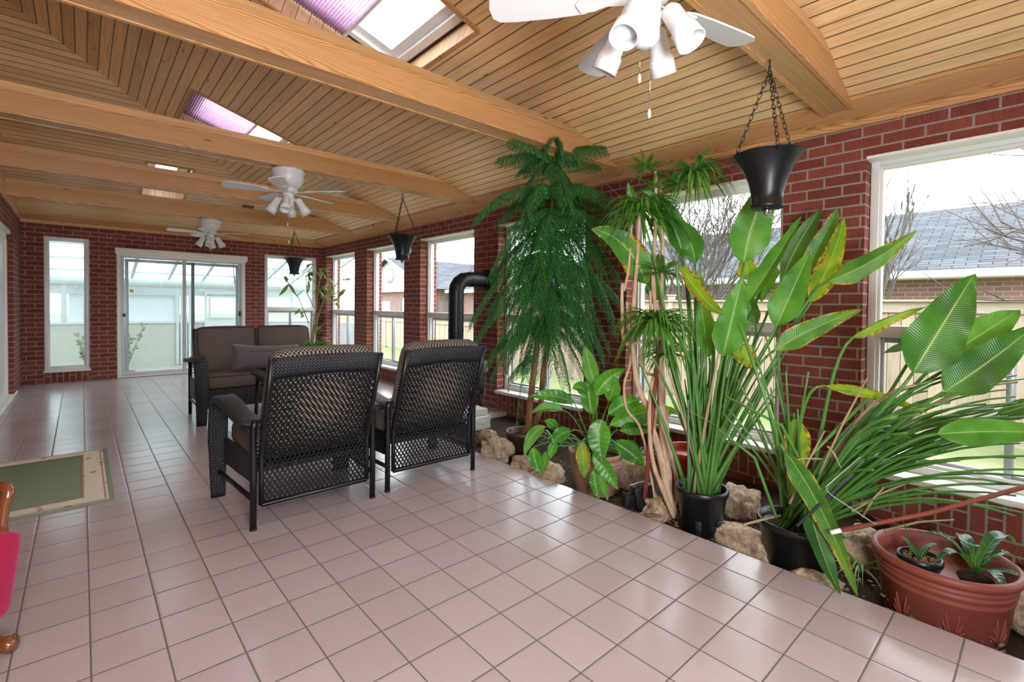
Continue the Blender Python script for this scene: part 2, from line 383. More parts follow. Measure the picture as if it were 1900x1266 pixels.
def leaf_mat(name, c0, c1, c2, veins=60, rough=.38, trans=.45, edge=None, edge_amt=.0, seed=0, mid='#a9bd6a'):
    """uv: u across -1..1, v along 0..1, parallel side veins"""
    t = NT(name); x, y, z = t.xyz(t.uv()); ax = t.math('ABSOLUTE', x)
    g = t.n('TexCoord').outputs['Object']
    vv = t.math('SINE', t.math('MULTIPLY', t.math('ADD', y, t.math('MULTIPLY', ax, -.06)), float(veins)*2*PI))
    n = t.noise(g, 7, 3); n2 = t.noise(g, 40, 3)
    c = t.ramp(n, [(.3, lin(c0)), (.5, lin(c1)), (.75, lin(c2))])
    c = t.mix(.6, c, t.ramp(t.math('ADD', t.math('MULTIPLY', vv, .35), .5), [(.2, (.62, .68, .55)), (.8, (1.12, 1.1, 1.05))]), 'MULTIPLY')
    if edge:
        e = t.math('ADD', ax, t.math('MULTIPLY', t.math('SUBTRACT', n, .5), 1.1)); e = t.n('MapRange', {0: e, 1: .82-edge_amt, 2: 1.0-edge_amt, 3: 0.0, 4: 1.0}).outputs[0]
        c = t.mix(e, c, t.mix(t.ramp(n2, [(.45, (0, 0, 0)), (.55, (1, 1, 1))]), lin(edge), lin('#7a4a20')))
    mr = t.n('MapRange', {0: ax, 1: .02, 2: .06, 3: 1.0, 4: 0.0}).outputs[0]
    c = t.mix(t.math('MULTIPLY', mr, .8), c, lin(mid))
    h = t.math('ADD', t.math('MULTIPLY', vv, .3), t.math('MULTIPLY', mr, -.7))
    t.set(Base=c, Roughness=rough, Specular=.45); t.bump(h, .35, .004)
    tr = t.n('BsdfTranslucent', {'Color': t.mix(.5, c, lin('#a4cc20'), 'MIX')})
    mx = t.n('MixShader', {0: trans, 1: t.b.outputs[0], 2: tr.outputs[0]}); t.t.links.new(mx.outputs[0], t.out.inputs[0]); return t.m
M['leaf'] = leaf_mat('strelitzia_leaf', '#215520', '#35712a', '#4b8732', 50, .34, .2)
M['leafB'] = leaf_mat('strelitzia_leaf_bright', '#35752b', '#4c8f36', '#6aa340', 50, .34, .28)
M['leafY'] = leaf_mat('strelitzia_leaf_yellowing', '#4f8a2c', '#84a82e', '#b9ba30', 50, .4, .4, '#c7a52e', .18)
M['leafE'] = leaf_mat('strelitzia_leaf_brown_edge', '#2c6626', '#468532', '#709a38', 50, .36, .28, '#c9a23a', .0)
M['leafD'] = leaf_mat('strelitzia_leaf_dark', '#16411d', '#22592a', '#357336', 55, .36, .3)
M['broad'] = leaf_mat('broad_leaf', '#1f6322', '#3a8a2c', '#5aa534', 9, .32, .35)
M['spike'] = leaf_mat('spiky_leaf', '#2d6a2a', '#4c8a35', '#7ba244', 2, .4, .3)
M['needle'] = plain('pine_needle', '#34722f', .5, .4, var=.45, scale=4)
M['palefern'] = plain('dry_needle', '#9a8a3a', .6, .3, var=.3, scale=3)
M['stalk'] = plain('green_stalk', '#4a7a34', .38, .45, var=.4, scale=5)
M['drystalk'] = plain('dry_stalk', '#9c8a68', .7, .3, var=.2)
M['darkleaf'] = leaf_mat('dark_glossy_leaf', '#1f4a2a', '#2c6038', '#4a7a48', 12, .3, .25)
M['variegated'] = leaf_mat('variegated_leaf', '#4f8a3c', '#8fb06a', '#c8d4a0', 1, .4, .3, mid='#e8ecd0')
M['ficus'] = leaf_mat('rubber_leaf', '#3c5a36', '#5f7a48', '#8a9a68', 10, .4, .25, '#8a6a4a', .1)
def trunk_mat(name, c0, c1, sc_=(40, 40, 6)):
    t = NT(name); g = t.mapping(t.n('TexCoord').outputs['Object'], sc_); n = t.noise(g, 1, 5, .6)
    t.set(Base=t.ramp(n, [(.3, lin(c0)), (.65, lin(c1))]), Roughness=.85, Specular=.2); t.bump(n, .7, .008); return t.m
M['paletrunk'] = trunk_mat('dracaena_trunk', '#a5866a', '#cdb196', (60, 60, 12)); M['pinetrunk'] = trunk_mat('pine_trunk', '#5f4330', '#8f6b4e')
M['stake'] = plain('brown_stake', '#7d4034', .6, .3, var=.15)
# ------------------------------------------------------------------ the room
XL, XR, YF, YB = -0.66, 3.70, 10.03, -3.2
ZE, SL = 2.44, 0.315                       # eave height of the lining, its slope
FX = 2.478                                 # edge of the tiled floor
def zr(x): return ZE + SL*(XR-x)
def zf(y): return ZE + SL*(YF-y)
PLANT_END = 4.22
def S(o, kind='structure'): o['kind'] = kind; return o
mb = MB(); mb.bb(-1.6, FX, YB, YF+.02, -.12, 0); mb.bb(FX, XR, PLANT_END, YF+.02, -.12, 0); S(mb.build('floor', M['tile']))
# soil bed
mb = MB(); nx, ny = 24, 130; vs = []; F = []
for j in range(ny+1):
    for i in range(nx+1):
        x = FX+.002+(XR-FX-.006)*i/nx; y = YB+(PLANT_END-YB)*j/ny
        z = -.05 - .06*max(0, min(1, (.85-y)/.35)) + .03*noise.noise(Vector((x*3, y*3, 0))) + .015*noise.noise(Vector((x*14, y*14, 2)))
        if i == 0: z = -.075
        vs.append((x, y, z))
for j in range(ny):
    for i in range(nx):
        a = j*(nx+1)+i; F.append((a, a+1, a+nx+2, a+nx+1))
mb.add(vs, F, None, True); o = mb.build('soil_bed', M['soil'], label='dark brown planter soil along the tiled floor under the windows', cat='soil', kind='stuff')
# right wall: openings
WIN = [(8.445, 9.786), (6.642, 7.935), (4.871, 6.168), (3.067, 4.397), (1.274, 2.578), (-.52, .797), (-2.33, -1.0)]
ZS, ZT = .235, 2.205; TH = .28
mb = MB(); ys = [YF+.3]
edges = []
prev = YF
for a, b in WIN: edges.append((b, prev)); prev = a
edges.append((YB, prev))
for a, b in edges: mb.bb(XR, XR+TH, a, b, -.3, ZT)
mb.bb(XR, XR+TH, YB, YF, ZT, 2.6)
for a, b in WIN: mb.bb(XR, XR+TH, a, b, -.3, -.0)
S(mb.build('wall_right', M['brick']))
mb = MB()
for a, b in WIN: mb.bb(XR+.002, XR+TH, a, b, 0, ZS-.035)
S(mb.build('trim_1', M['soldier']))
# far wall
FW = [(-.423, .093, .189, 2.218), (.434, 2.262, 0, 2.0), (2.611, 3.584, .235, 2.18)]
mb = MB(); xs = [XL-.3, -.423, .093, .434, 2.262, 2.611, 3.584, XR]
for a, b in ((XL-.3, -.423), (.093, .434), (2.262, 2.611), (3.584, XR)): mb.bb(a, b, YF, YF+.25, -.2, 2.6)
mb.bb(-.423, .093, YF, YF+.25, 2.218, 2.6); mb.bb(.434, 2.262, YF, YF+.25, 2.0, 2.6); mb.bb(2.611, 3.584, YF, YF+.25, 2.18, 2.6)
S(mb.build('wall_far', M['brick']))
mb = MB(); mb.bb(-.423, .093, YF+.002, YF+.25, 0, .175); mb.bb(2.611, 3.584, YF+.002, YF+.25, 0, .2); mb.bb(XL, XR, YF-.012, YF+.02, 0, .008); S(mb.build('trim_2', M['soldier']))
# left wall: brick with a recessed white door, boarding above
DY0, DY1 = 6.9, 8.95
mb = MB(); mb.bb(XL-.3, XL, DY1, YF, 0, 2.42); mb.bb(XL-.3, XL, YB, DY0, 0, 2.42); mb.bb(XL-.3, XL, DY0, DY1, 2.14, 2.42)
S(mb.build('wall_left', M['brick']))
mb = MB(); mb.bb(XL-.05, XL, YB, YF, 2.42, 3.85)
S(mb.build('trim_3', M['shaft']))
mb = MB(); mb.bb(XL-.3, XL+.012, YB, DY0, 0, .085, .01); mb.bb(XL-.3, XL+.012, DY0, DY1+.35, 0, .03, .008); S(mb.build('baseboard_left', M['white']))
d = empty('door_1', (XL-.05, 0, 0), kind='structure')
mb = MB(); mb.bb(-.06, .0, DY1-.09, DY1, .0, 2.12); mb.bb(-.06, 0, DY0, DY0+.09, 0, 2.12); mb.bb(-.06, 0, DY0, DY1, 2.02, 2.12); mb.bb(-.06, .03, DY0-.0, DY1-.0, 2.09, 2.14)
mb.bb(-.055, -.0, DY1-.075, DY1-.06, 0, 2.05, .004); mb.build('door_casing', M['white'], d)
mb = MB(); mb.bb(-.05, -.02, DY0+.09, DY1-.09, .03, 2.02); mb.build('door_panel', M['vinyl'], d)
# back wall behind the camera
mb = MB(); mb.bb(XL-.3, XR+.3, YB-.2, YB, -.3, 3.9); S(mb.build('wall_back', M['brick']))

def frame_rect(mb, a, b, z0, z1, w, t0, t1, axis):
    """rectangular frame; axis 'x' = lies in a wall facing x (spans y), 'y' = spans x"""
    def q(p0, p1, q0, q1):
        if axis == 'x': mb.bb(t0, t1, p0, p1, q0, q1, .004)
        else: mb.bb(p0, p1, t0, t1, q0, q1, .004)
    q(a, a+w, z0, z1); q(b-w, b, z0, z1); q(a+w, b-w, z0, z0+w); q(a+w, b-w, z1-w, z1)
def pane(mb, a, b, z0, z1, t, axis):
    if axis == 'x': mb.add([(t, a, z0), (t, b, z0), (t, b, z1), (t, a, z1)], [(0, 1, 2, 3)])
    else: mb.add([(a, t, z0), (b, t, z0), (b, t, z1), (a, t, z1)], [(0, 1, 2, 3)])
nwin = 0
def window(a, b, z0, z1, t, axis, sill_out, rail=1.10, slider=True, dusty=False):
    global nwin; nwin += 1
    r = empty('window_%d' % nwin, kind='structure'); mid = (a+b)/2
    sgn = 1
    mb = MB(); frame_rect(mb, a+.002, b-.002, z0, z1-.002, .045, t, t+.09, axis); frame_rect(mb, a+.045, b-.045, z0+.045, z1-.045, .02, t+.02, t+.08, axis)
    if slider:
        if axis == 'x': mb.bb(t+.0, t+.085, a+.04, b-.04, rail-.04, rail+.035, .004)
        else: mb.bb(a+.04, b-.04, t, t+.085, rail-.04, rail+.035, .004)
    mb.build('window_frame', M['vinyl'], r)
    if slider:
        mb = MB(); frame_rect(mb, a+.05, mid+.02, z0+.05, rail-.04, .035, t+.035, t+.06, axis); frame_rect(mb, mid-.02, b-.05, z0+.05, rail-.04, .035, t+.06, t+.085, axis)
        mb.build('sliding_sash', M['alu'], r)
        mb = MB(); pane(mb, a+.06, b-.06, rail+.03, z1-.06, t+.05, axis); pane(mb, a+.08, mid, z0+.08, rail-.07, t+.045, axis); pane(mb, mid, b-.08, z0+.08, rail-.07, t+.07, axis)
    else:
        mb = MB(); pane(mb, a+.06, b-.06, z0+.06, z1-.06, t+.05, axis)
    mb.build('glass', M['dusty' if dusty else 'glass'], r)
    mb = MB()
    if axis == 'x': mb.bb(t-.155+.0, t+.1, a-.0, b+.0, z0-.035, z0, .006)
    else: mb.bb(a-.01, b+.01, t-.04, t+.1, z0-.03, z0, .006)
    mb.build('window_sill', M['white'], r)
    if sill_out:
        mb = MB(); mb.bb(t-.115, t+.0, a+.001, b-.001, z1-.018, z1-.001); mb.build('head_board', M['white'], r)
    return r
for a, b in WIN: window(a, b, ZS, ZT, XR+.115, 'x', True)
window(-.423, .093, .189, 2.218, YF+.015, 'y', False, slider=False, dusty=True)
window(2.611, 3.584, .235, 2.18, YF+.015, 'y', False, rail=1.14, dusty=True)
# sliding patio door in the far wall
d = empty('door_2', (0, 0, 0), kind='structure'); x0, x1 = .434, 2.262
mb = MB(); y = YF
mb.bb(x0-.012, x0+.035, y-.012, y+.12, 0, 2.0, .004); mb.bb(x1-.035, x1+.015, y-.012, y+.12, 0, 2.0, .004); mb.bb(x0, x1, y-.01, y+.12, 1.985, 2.0); mb.bb(x0, x1, y-.005, y+.14, 0, .03, .004)
mb.build('door_frame', M['white'], d)
mb = MB(); mb.bb(x0+.035, x0+.085, y+.02, y+.055, .03, 1.985, .004); mb.bb(1.31, 1.36, y+.02, y+.055, .03, 1.985, .004); mb.bb(x0+.08, 1.32, y+.02, y+.055, .03, .09, .004); mb.bb(x0+.08, 1.32, y+.02, y+.055, 1.955, 1.985, .004); mb.build('sliding_panel', M['panelgrey'], d)
mb = MB(); mb.bb(1.31, 1.36, y+.06, y+.095, .03, 1.985, .004); mb.bb(x1-.085, x1-.035, y+.06, y+.095, .03, 1.985, .004); mb.bb(1.34, x1-.08, y+.06, y+.095, .03, .085, .004); mb.bb(1.34, x1-.08, y+.06, y+.095, 1.955, 1.985, .004); mb.build('fixed_panel', M['panelgrey'], d)
mb = MB(); frame_rect(mb, .53, 1.5, .03, 1.955, .05, y+.13, y+.16, 'y'); frame_rect(mb, 1.45, 2.2, .03, 1.955, .05, y+.13, y+.16, 'y'); mb.build('storm_panel', M['alu'], d)
mb = MB(); pane(mb, x0+.08, 1.32, .085, 1.96, y+.035, 'y'); pane(mb, 1.35, x1-.08, .08, 1.96, y+.075, 'y'); mb.build('glass', M['dusty'], d)
mb = MB(); mb.bb(x0+.06, x0+.10, y-.015, y+.02, 1.0, 1.05, .004); mb.bb(x1-.085, x1-.055, y+.03, y+.06, 1.0, 1.09, .004); mb.build('door_handle', M['blackplastic'], d)
v = empty('blind_valance', (1.35, YF-.05, 2.045), label='long white blind headrail fixed above the sliding patio door', cat='blind')
mb = MB(); mb.bb(-.95, .947, -.045, .048, -.03, .062, .006); mb.build('headrail', M['white'], v)
mb = MB(); mb.bb(-.94, .937, -.038, .048, -.052, -.028, .004); mb.build('lower_rail', M['white'], v)

# ------------------------------------------------------------------ ceiling with skylight openings
SK = [(.83, 1.91, 2.49, 3.65), (.83, 1.91, 5.70, 6.86)]
SKF = (.645, 1.175, 7.97, 8.86)
cs = math.sqrt(1+SL*SL)
mb = MB()
def rs(pts, m_=None, off=0.0):     # points on the right slope
    (m_ or mb).add([(x, y, zr(x)-off) for x, y in pts], [tuple(range(len(pts)))], [(y, (XR-x)*cs) for x, y in pts])
def hipy(x): return YF-(XR-x)
for xa, xb in ((XL-.1, .83), (.83, 1.91), (1.91, XR+.02)):
    ys = [YB]
    if xa == .83:
        for s_ in SK: rs([(xa, ys[-1]), (xb, ys[-1]), (xb, s_[2]), (xa, s_[2])]); ys.append(s_[3])
    rs([(xa, ys[-1]), (xb, ys[-1]), (xb, hipy(xb)), (xa, hipy(xa))])
S(mb.build('ceiling', M['plank']))
mb = MB()
def fs(pts, m_=None, off=0.0): (m_ or mb).add([(x, y, zf(y)-off) for x, y in pts], [tuple(range(len(pts)))], [(x+40, (YF-y)*cs) for x, y in pts])
def hipx(y): return XR-(YF-y)
a, b, c, e = SKF
fs([(XL-.1, YF+.02), (hipx(YF+.02), YF+.02), (hipx(e), e), (XL-.1, e)]); fs([(XL-.1, e), (a, e), (a, c), (XL-.1, c)]); fs([(b, e), (hipx(e), e), (hipx(c), c), (b, c)])
fs([(XL-.1, c), (hipx(c), c), (XL-.1, YF-(XR-XL+.1))])
S(mb.build('ceiling_far', M['plank']))
# boards where the lining meets the brickwork, and the mitre strip
mb = MB()
for off in (.012,):
    rs([(3.47, YB), (XR, YB), (XR, YF), (3.47, YF-.23)], off=off); fs([(XL, YF), (XR, YF), (3.47, YF-.23), (XL, YF-.23)], off=off)
mb.bb(XR-.028, XR+.004, YB, YF, 2.40, 2.445); mb.bb(XL, XR, YF-.028, YF+.004, 2.39, 2.445)
for p0, p1 in (((3.47, YB, zr(3.47)-.006), (3.47, YF-.23, zr(3.47)-.006)), ((XL, YF-.23, zr(3.47)-.006), (3.47, YF-.23, zr(3.47)-.006))): mb.beam(p0, p1, .012, .014)
S(mb.build('trim_4', M['beam']))
def skylight(x0, x1, y0, y1, far, cover, name):
    """shaft, curb, window and pleated blind, built on the slope"""
    if far: A = lambda u, v, n: Vector((u, v, zf(v))) + n*Vector((0, SL, 1)).normalized()
    else: A = lambda u, v, n: Vector((u, v, zr(u))) + n*Vector((SL, 0, 1)).normalized()
    r = empty(name, kind='structure')
    def q(m_, a, b, c, d_, uv=None): m_.add([a, b, c, d_], [(0, 1, 2, 3)], uv or [(0, 0), ((b-a).length, 0), ((b-a).length, (d_-a).length), (0, (d_-a).length)])
    mb = MB(); H = .26; cs_ = [(x0, y0), (x1, y0), (x1, y1), (x0, y1)]
    for i in range(4):
        p, s_ = cs_[i], cs_[(i+1) % 4]; a, b = A(*p, 0), A(*s_, 0)
        L = (b-a).length; q(mb, a, b, A(*s_, H), A(*p, H), [(0, 0), (0, L), (H, L), (H, 0)])
    mb.build('skylight_shaft', M['shaft'], r)
    mb = MB(); w = .022
    for i in range(4):
        p, s_ = cs_[i], cs_[(i+1) % 4]; mb.beam(A(*p, -.004), A(*s_, -.004), .034, .014, up=(A(0, 0, 1)-A(0, 0, 0)))
    mb.build('skylight_trim', M['beam'], r)
    mb = MB(); fw = .14
    for ring, (i0, i1, n0, n1) in enumerate(((0.0, fw*.55, H-.09, H-.02), (fw*.55, fw, H-.05, H+.02))):
        o4 = [(x0+i0, y0+i0), (x1-i0, y0+i0), (x1-i0, y1-i0), (x0+i0, y1-i0)]; i4 = [(x0+i1, y0+i1), (x1-i1, y0+i1), (x1-i1, y1-i1), (x0+i1, y1-i1)]
        for i in range(4):
            k = (i+1) % 4; q(mb, A(*o4[i], n0), A(*o4[k], n0), A(*i4[k], n0), A(*i4[i], n0)); q(mb, A(*i4[i], n0), A(*i4[k], n0), A(*i4[k], n1), A(*i4[i], n1))
    mb.build('skylight_frame', M['vinyl'], r)
    mb = MB()
    for i in range(4):
        k = (i+1) % 4; mb.beam(A(*[(x0+.012, y0+.012), (x1-.012, y0+.012), (x1-.012, y1-.012), (x0+.012, y1-.012)][i], H-.085), A(*[(x0+.012, y0+.012), (x1-.012, y0+.012), (x1-.012, y1-.012), (x0+.012, y1-.012)][k], H-.085), .02, .02)
    mb.build('skylight_seal', M['blackplastic'], r)
    mb = MB(); q(mb, A(x0+fw, y0+fw, H), A(x1-fw, y0+fw, H), A(x1-fw, y1-fw, H), A(x0+fw, y1-fw, H)); mb.build('glass', M['glass'], r)
    # pleated blind over the upper part of the opening
    if cover > 0:
        bl = empty('skylight_blind', label=None); mb = MB(); n = 62; step = (x1-x0-.01)*cover/n; vs = []; uv = []
        for i in range(n+1):
            n_ = .135 + (.011 if i % 2 else -.011)
            for j, vv in enumerate((y0+.02, y1-.02)): vs.append(A(x0+.005+i*step, vv, n_)); uv.append((i*step, vv))
        mb.add(vs, [(2*i, 2*i+1, 2*i+3, 2*i+2) for i in range(n)], uv); mb.build('pleated_fabric', M['blind'], bl)
        mb = MB(); xe = x0+.005+n*step; mb.beam(A(xe, y0+.015, .135), A(xe, y1-.015, .135), .022, .02); mb.build('bottom_rail', M['vinyl'], bl)
        return bl
b1 = skylight(*SK[0], False, .58, 'window_20'); prop(b1, 'purple pleated blind in the big skylight nearest the first ceiling fan', 'blind', 'purple skylight blinds')
b2 = skylight(*SK[1], False, .58, 'window_21'); prop(b2, 'purple pleated blind in the skylight between the second and third beams', 'blind', 'purple skylight blinds')
skylight(*SKF, True, 0, 'window_22')

# ------------------------------------------------------------------ ceiling beams
BY = [.83, 2.58, 4.60, 6.39, 8.15]; BZ, BH, BD = 2.47, .205, .18
names = ['wooden ceiling beam by the front ceiling fan, carrying the large hanging planter', 'wooden ceiling beam crossing in front of the large open skylight', 'wooden ceiling beam carrying the middle ceiling fan and a hanging planter',
         'wooden ceiling beam between the middle and the far ceiling fans', 'wooden ceiling beam carrying the far ceiling fan near the end wall', 'wooden ceiling beam over the camera']
for i, y0 in enumerate(BY):
    r = empty('ceiling_beam', (0, y0, 0), label=names[i], cat='beam', group='exposed ceiling beams', kind='thing')
    def cut(z0, z1, ya, yb, mat, nm, xe=0.0):
        mb = MB(); xa = XL; f = lambda z: XR-(z+.004-ZE)/SL - xe
        x_lo, x_hi = min(f(z0), XR-.002), min(f(z1), XR-.002)
        P_ = [(xa, z0), (x_lo, z0), (x_hi, z1), (xa, z1)]
        for yy, flip in ((ya, 0), (yb, 1)):
            vs = [(x, yy, z) for x, z in P_]; mb.add(vs, [(0, 1, 2, 3) if not flip else (3, 2, 1, 0)], [(x+i*3.1, z) for x, z in P_])
        for (p, s_) in ((P_[0], P_[1]), (P_[1], P_[2]), (P_[2], P_[3])):
            mb.add([(p[0], ya, p[1]), (p[0], yb, p[1]), (s_[0], yb, s_[1]), (s_[0], ya, s_[1])], [(0, 1, 2, 3)], [(p[0]+i*3.1, .3), (p[0]+i*3.1, .3+yb-ya), (s_[0]+i*3.1, .3+yb-ya), (s_[0]+i*3.1, .3)])
        return mb.build(nm, mat, r)
    cut(BZ+.012, BZ+BH, .018, BD-.018, M['beam'], 'beam_core', .0)
    cut(BZ, BZ+.155, .004, .026, M['beam'], 'side_board'); cut(BZ, BZ+.155, BD-.026, BD-.004, M['beam'], 'side_board')
    cut(BZ+BH-.05, BZ+BH+.002, 0, .024, M['beamlight'], 'top_moulding'); cut(BZ+BH-.05, BZ+BH+.002, BD-.024, BD, M['beamlight'], 'top_moulding')
    cut(BZ+.006, BZ+.014, .022, BD-.022, M['beamlight'], 'soffit_board')
# ------------------------------------------------------------------ sunroom beyond the far wall
M['sunwhite'] = plain('sunroom_white', '#c9cfce', .6, .3, var=.04)
M['knee'] = plain('sunroom_panel', '#b4b6a6', .5, .3, var=.14, scale=5)
M['pale'] = plain('pale_panel', '#dfe6ea', .5, .3)
M['roofglass0'] = haze_glass('wall_glazing', .3, (.6, .66, .66, 1), (.6, .68, .68, 1)); SY = 13.6
mb = MB(); mb.bb(-2.2, 4.8, YF+.25, SY+.2, -.4, -.22); S(mb.build('floor_sunroom', M['tile']))
r = empty('wall_sunroom', kind='structure')
mb = MB(); mb.bb(-2.2, 4.8, SY, SY+.1, -.3, .79); mb.build('knee_wall', M['knee'], r)
mb = MB(); mb.bb(-2.2, 4.8, SY-.03, SY+.1, .76, .82, .004); mb.bb(-2.2, 4.8, SY-.02, SY+.1, 1.40, 1.60); mb.bb(-2.2, 4.8, SY-.05, SY+.12, 1.60, 1.75)
for x in (-2.2, -1.1, -.32, .02, .42, 1.62, 1.75, 1.9, 3.4, 4.2, 4.7): mb.bb(x, x+.09, SY-.03, SY+.08, .8, 1.6, .004)
for x in (1.64, 1.72, 1.80, 1.88, 1.96): mb.bb(x, x+.05, SY-.045, SY-.02, -.2, 1.42, .004)
mb.build('wall_frame', M['sunwhite'], r)
mb = MB(); mb.bb(.5, 1.62, SY+.03, SY+.05, .82, 1.40); mb.bb(-.2, .02, SY+.03, SY+.05, .82, 1.4); mb.build('white_panel', M['pale'], r)
mb = MB(); pane(mb, -2.2, 4.8, .8, 1.42, SY+.07, 'y'); mb.build('glass', M['roofglass0'], r)
d = empty('door_3', kind='structure')
mb = MB(); frame_rect(mb, 2.2, 3.2, -.2, 1.50, .06, SY-.06, SY-.02, 'y'); frame_rect(mb, 2.28, 3.12, .86, 1.42, .05, SY-.07, SY-.02, 'y'); mb.bb(2.26, 3.14, SY-.05, SY-.02, -.2, .86); mb.build('door_leaf', M['sunwhite'], d)
mb = MB(); pane(mb, 2.33, 3.07, .9, 1.38, SY-.04, 'y'); mb.build('glass', M['dusty'], d)
# lean-to glass roof
def zs(y): return 1.74 + .23*(SY-y)
r = empty('roof_sunroom', kind='structure'); mb = MB()
for i in range(-4, 7):
    x = 1.47+.655*(i-1); mb.beam((x, SY, zs(SY)), (x, YF+.28, zs(YF+.28)), .055, .11)
for y in (SY-.0, SY-.55, SY-1.35, SY-2.2, SY-3.1): mb.beam((-2.2, y, zs(y)+.01), (4.8, y, zs(y)+.01), .06, .04)
mb.build('roof_frame', M['sunwhite'], r)
M['roofglass'] = haze_glass('frosted_roof', .35, (.6, .66, .66, 1), (.50, .56, .56, 1))
mb = MB(); mb.add([(-2.2, SY, zs(SY)+.06), (4.8, SY, zs(SY)+.06), (4.8, YF+.25, zs(YF)+.06), (-2.2, YF+.25, zs(YF)+.06)], [(0, 1, 2, 3)]); mb.build('roof_glass', M['roofglass'], r)
dk = empty('air_duct', (0, SY-.42, 1.66), label='long white round air duct running along the sunroom end wall', cat='duct')
mb = MB(); mb.tube([(-1.9, 0, 0), (4.6, 0, 0)], .088, 16); mb.build('duct_pipe', M['sunwhite'], dk)
for i in range(10):
    x = -1.8+i*.62; mb = MB(); mb.tube([(x, 0, 0), (x+.03, 0, 0)], .094, 16); mb.build('joint_ring', M['vinyl'], dk)
for i in range(5):
    x = -1.2+i*1.1; mb = MB(); mb.bb(x, x+.05, .0, .37, -.13, -.08); mb.build('bracket', M['vinyl'], dk)
mb = MB(); mb.bb(-2.3, -2.2, YF+.25, SY+.1, -.3, 1.9); mb.bb(4.75, 4.82, YF+.25, SY+.1, -.3, .8); S(mb.build('wall_sunroom_sides', M['sunwhite']))

# ------------------------------------------------------------------ garden and houses
def lawn_mat():
    t = NT('lawn'); g = t.n('TexCoord').outputs['Object']; n = t.noise(g, 1.2, 5); n2 = t.noise(g, 30, 4, .7)
    c = t.ramp(n, [(.3, lin('#70784f')), (.6, lin('#808762')), (.8, lin('#918e70'))]); c = t.mix(.5, c, t.ramp(n2, [(.3, (.75, .75, .7)), (.7, (1.15, 1.15, 1.1))]), 'MULTIPLY')
    t.set(Base=c, Roughness=.95, Specular=.1); t.bump(n2, .6, .03); return t.m
mb = MB(); mb.add([(-60, -60, -.35), (90, -60, -.35), (90, 90, -.35), (-60, 90, -.35)], [(0, 1, 2, 3)]); S(mb.build('ground', lawn_mat()))
def house_brick():
    t = NT('house_brick'); uv = t.uv()
    br = t.n('TexBrick', {'Vector': uv, 'Color1': lin('#84645d'), 'Color2': lin('#745852'), 'Mortar': lin('#8c8078'), 'Scale': 1.0, 'Mortar Size': .012, 'Brick Width': .26, 'Row Height': .1})
    t.set(Base=br.outputs['Color'], Roughness=.9, Specular=.1); return t.m
def shingle():
    t = NT('grey_shingle'); uv = t.uv()
    br = t.n('TexBrick', {'Vector': uv, 'Color1': lin('#5b5d61'), 'Color2': lin('#484a4e'), 'Mortar': lin('#2f3135'), 'Scale': 1.0, 'Mortar Size': .012, 'Brick Width': .4, 'Row Height': .14, 'Bias': .1})
    t.set(Base=br.outputs['Color'], Roughness=.9, Specular=.1); return t.m
M['hbrick'] = house_brick(); M['shingle'] = shingle(); M['sidingpale'] = plain('pale_siding', '#a5a8a2', .8, .2)
# fence
def fence(p0, p1, h, label, group='wooden garden fences'):
    p0 = Vector(p0); p1 = Vector(p1); L = (p1-p0).length; dr = (p1-p0).normalized()
    r = empty('garden_fence', p0, math.atan2(dr.y, dr.x), label=label, cat='fence', group=group)
    mb = MB(); n = int(L/.14)
    for i in range(n): mb.bb(i*.14, i*.14+.134, -.01, .01+.004*(i % 2), .05, h-.16)
    mb.build('fence_boards', M['woodpost'], r)
    mb = MB(); mb.bb(0, L, -.045, .045, h-.16, h-.12); mb.bb(0, L, -.03, .03, h-.12, h-.02); mb.bb(0, L, -.07, .07, h-.02, h+.01); mb.bb(0, L, -.03, .03, .05, .14); mb.build('fence_rail', M['fencerail'], r)
    for i in range(int(L/2.4)+1):
        mb = MB(); mb.bb(i*2.4-.05, i*2.4+.05, -.05, .05, 0, h+.08, .01); mb.bb(i*2.4-.065, i*2.4+.065, -.065, .065, h+.08, h+.11, .01); mb.build('fence_post', M['fencerail'], r)
fence((8.0, -5, -.35), (8.0, 9.4, -.35), 1.72, 'tan board garden fence with a flat cap, seen through the three nearest windows')
fence((8.6, 9.6, -.35), (8.6, 40, -.35), 1.15, 'lower tan board fence further off, seen through the three far windows')
# house A: long brick bungalow with a grey shingle roof
h = empty('neighbour_house', (14, 3, -.35), label='brick bungalow with a wide grey shingle roof behind the garden fence', cat='house')
mb = MB(); mb.bb(0, 7, -14, 11.5, 0, 2.5); mb.build('brick_wall', M['hbrick'], h)
mb = MB(); L0, L1 = -14.6, 12.1
rf = lambda vs, uv: mb.add(vs, [(0, 1, 2, 3)], uv)
mb = MB(); mb.add([(-.6, L0, 2.42), (-.6, L1, 2.42), (3.5, L1-3, 4.35), (3.5, L0+2, 4.35)], [(0, 1, 2, 3)], [(L0, 0), (L1, 0), (L1-3, 4.5), (L0+2, 4.5)])
mb.add([(7.6, L0, 2.42), (7.6, L1, 2.42), (3.5, L1-3, 4.35), (3.5, L0+2, 4.35)], [(3, 2, 1, 0)], [(L0, 0), (L1, 0), (L1-3, 4.5), (L0+2, 4.5)])
mb.add([(-.6, L1, 2.42), (7.6, L1, 2.42), (3.5, L1-3, 4.35)], [(0, 1, 2)], [(0, 0), (8, 0), (4, 4)]); mb.add([(-.6, L0, 2.42), (7.6, L0, 2.42), (3.5, L0+2, 4.35)], [(2, 1, 0)], [(0, 0), (8, 0), (4, 4)])
mb.build('shingle_roof', M['shingle'], h)
mb = MB(); mb.bb(-.66, -.55, L0, L1, 2.3, 2.44); mb.bb(-.6, .02, L0, L1, 2.28, 2.31); mb.build('eaves_gutter', M['vinyl'], h)
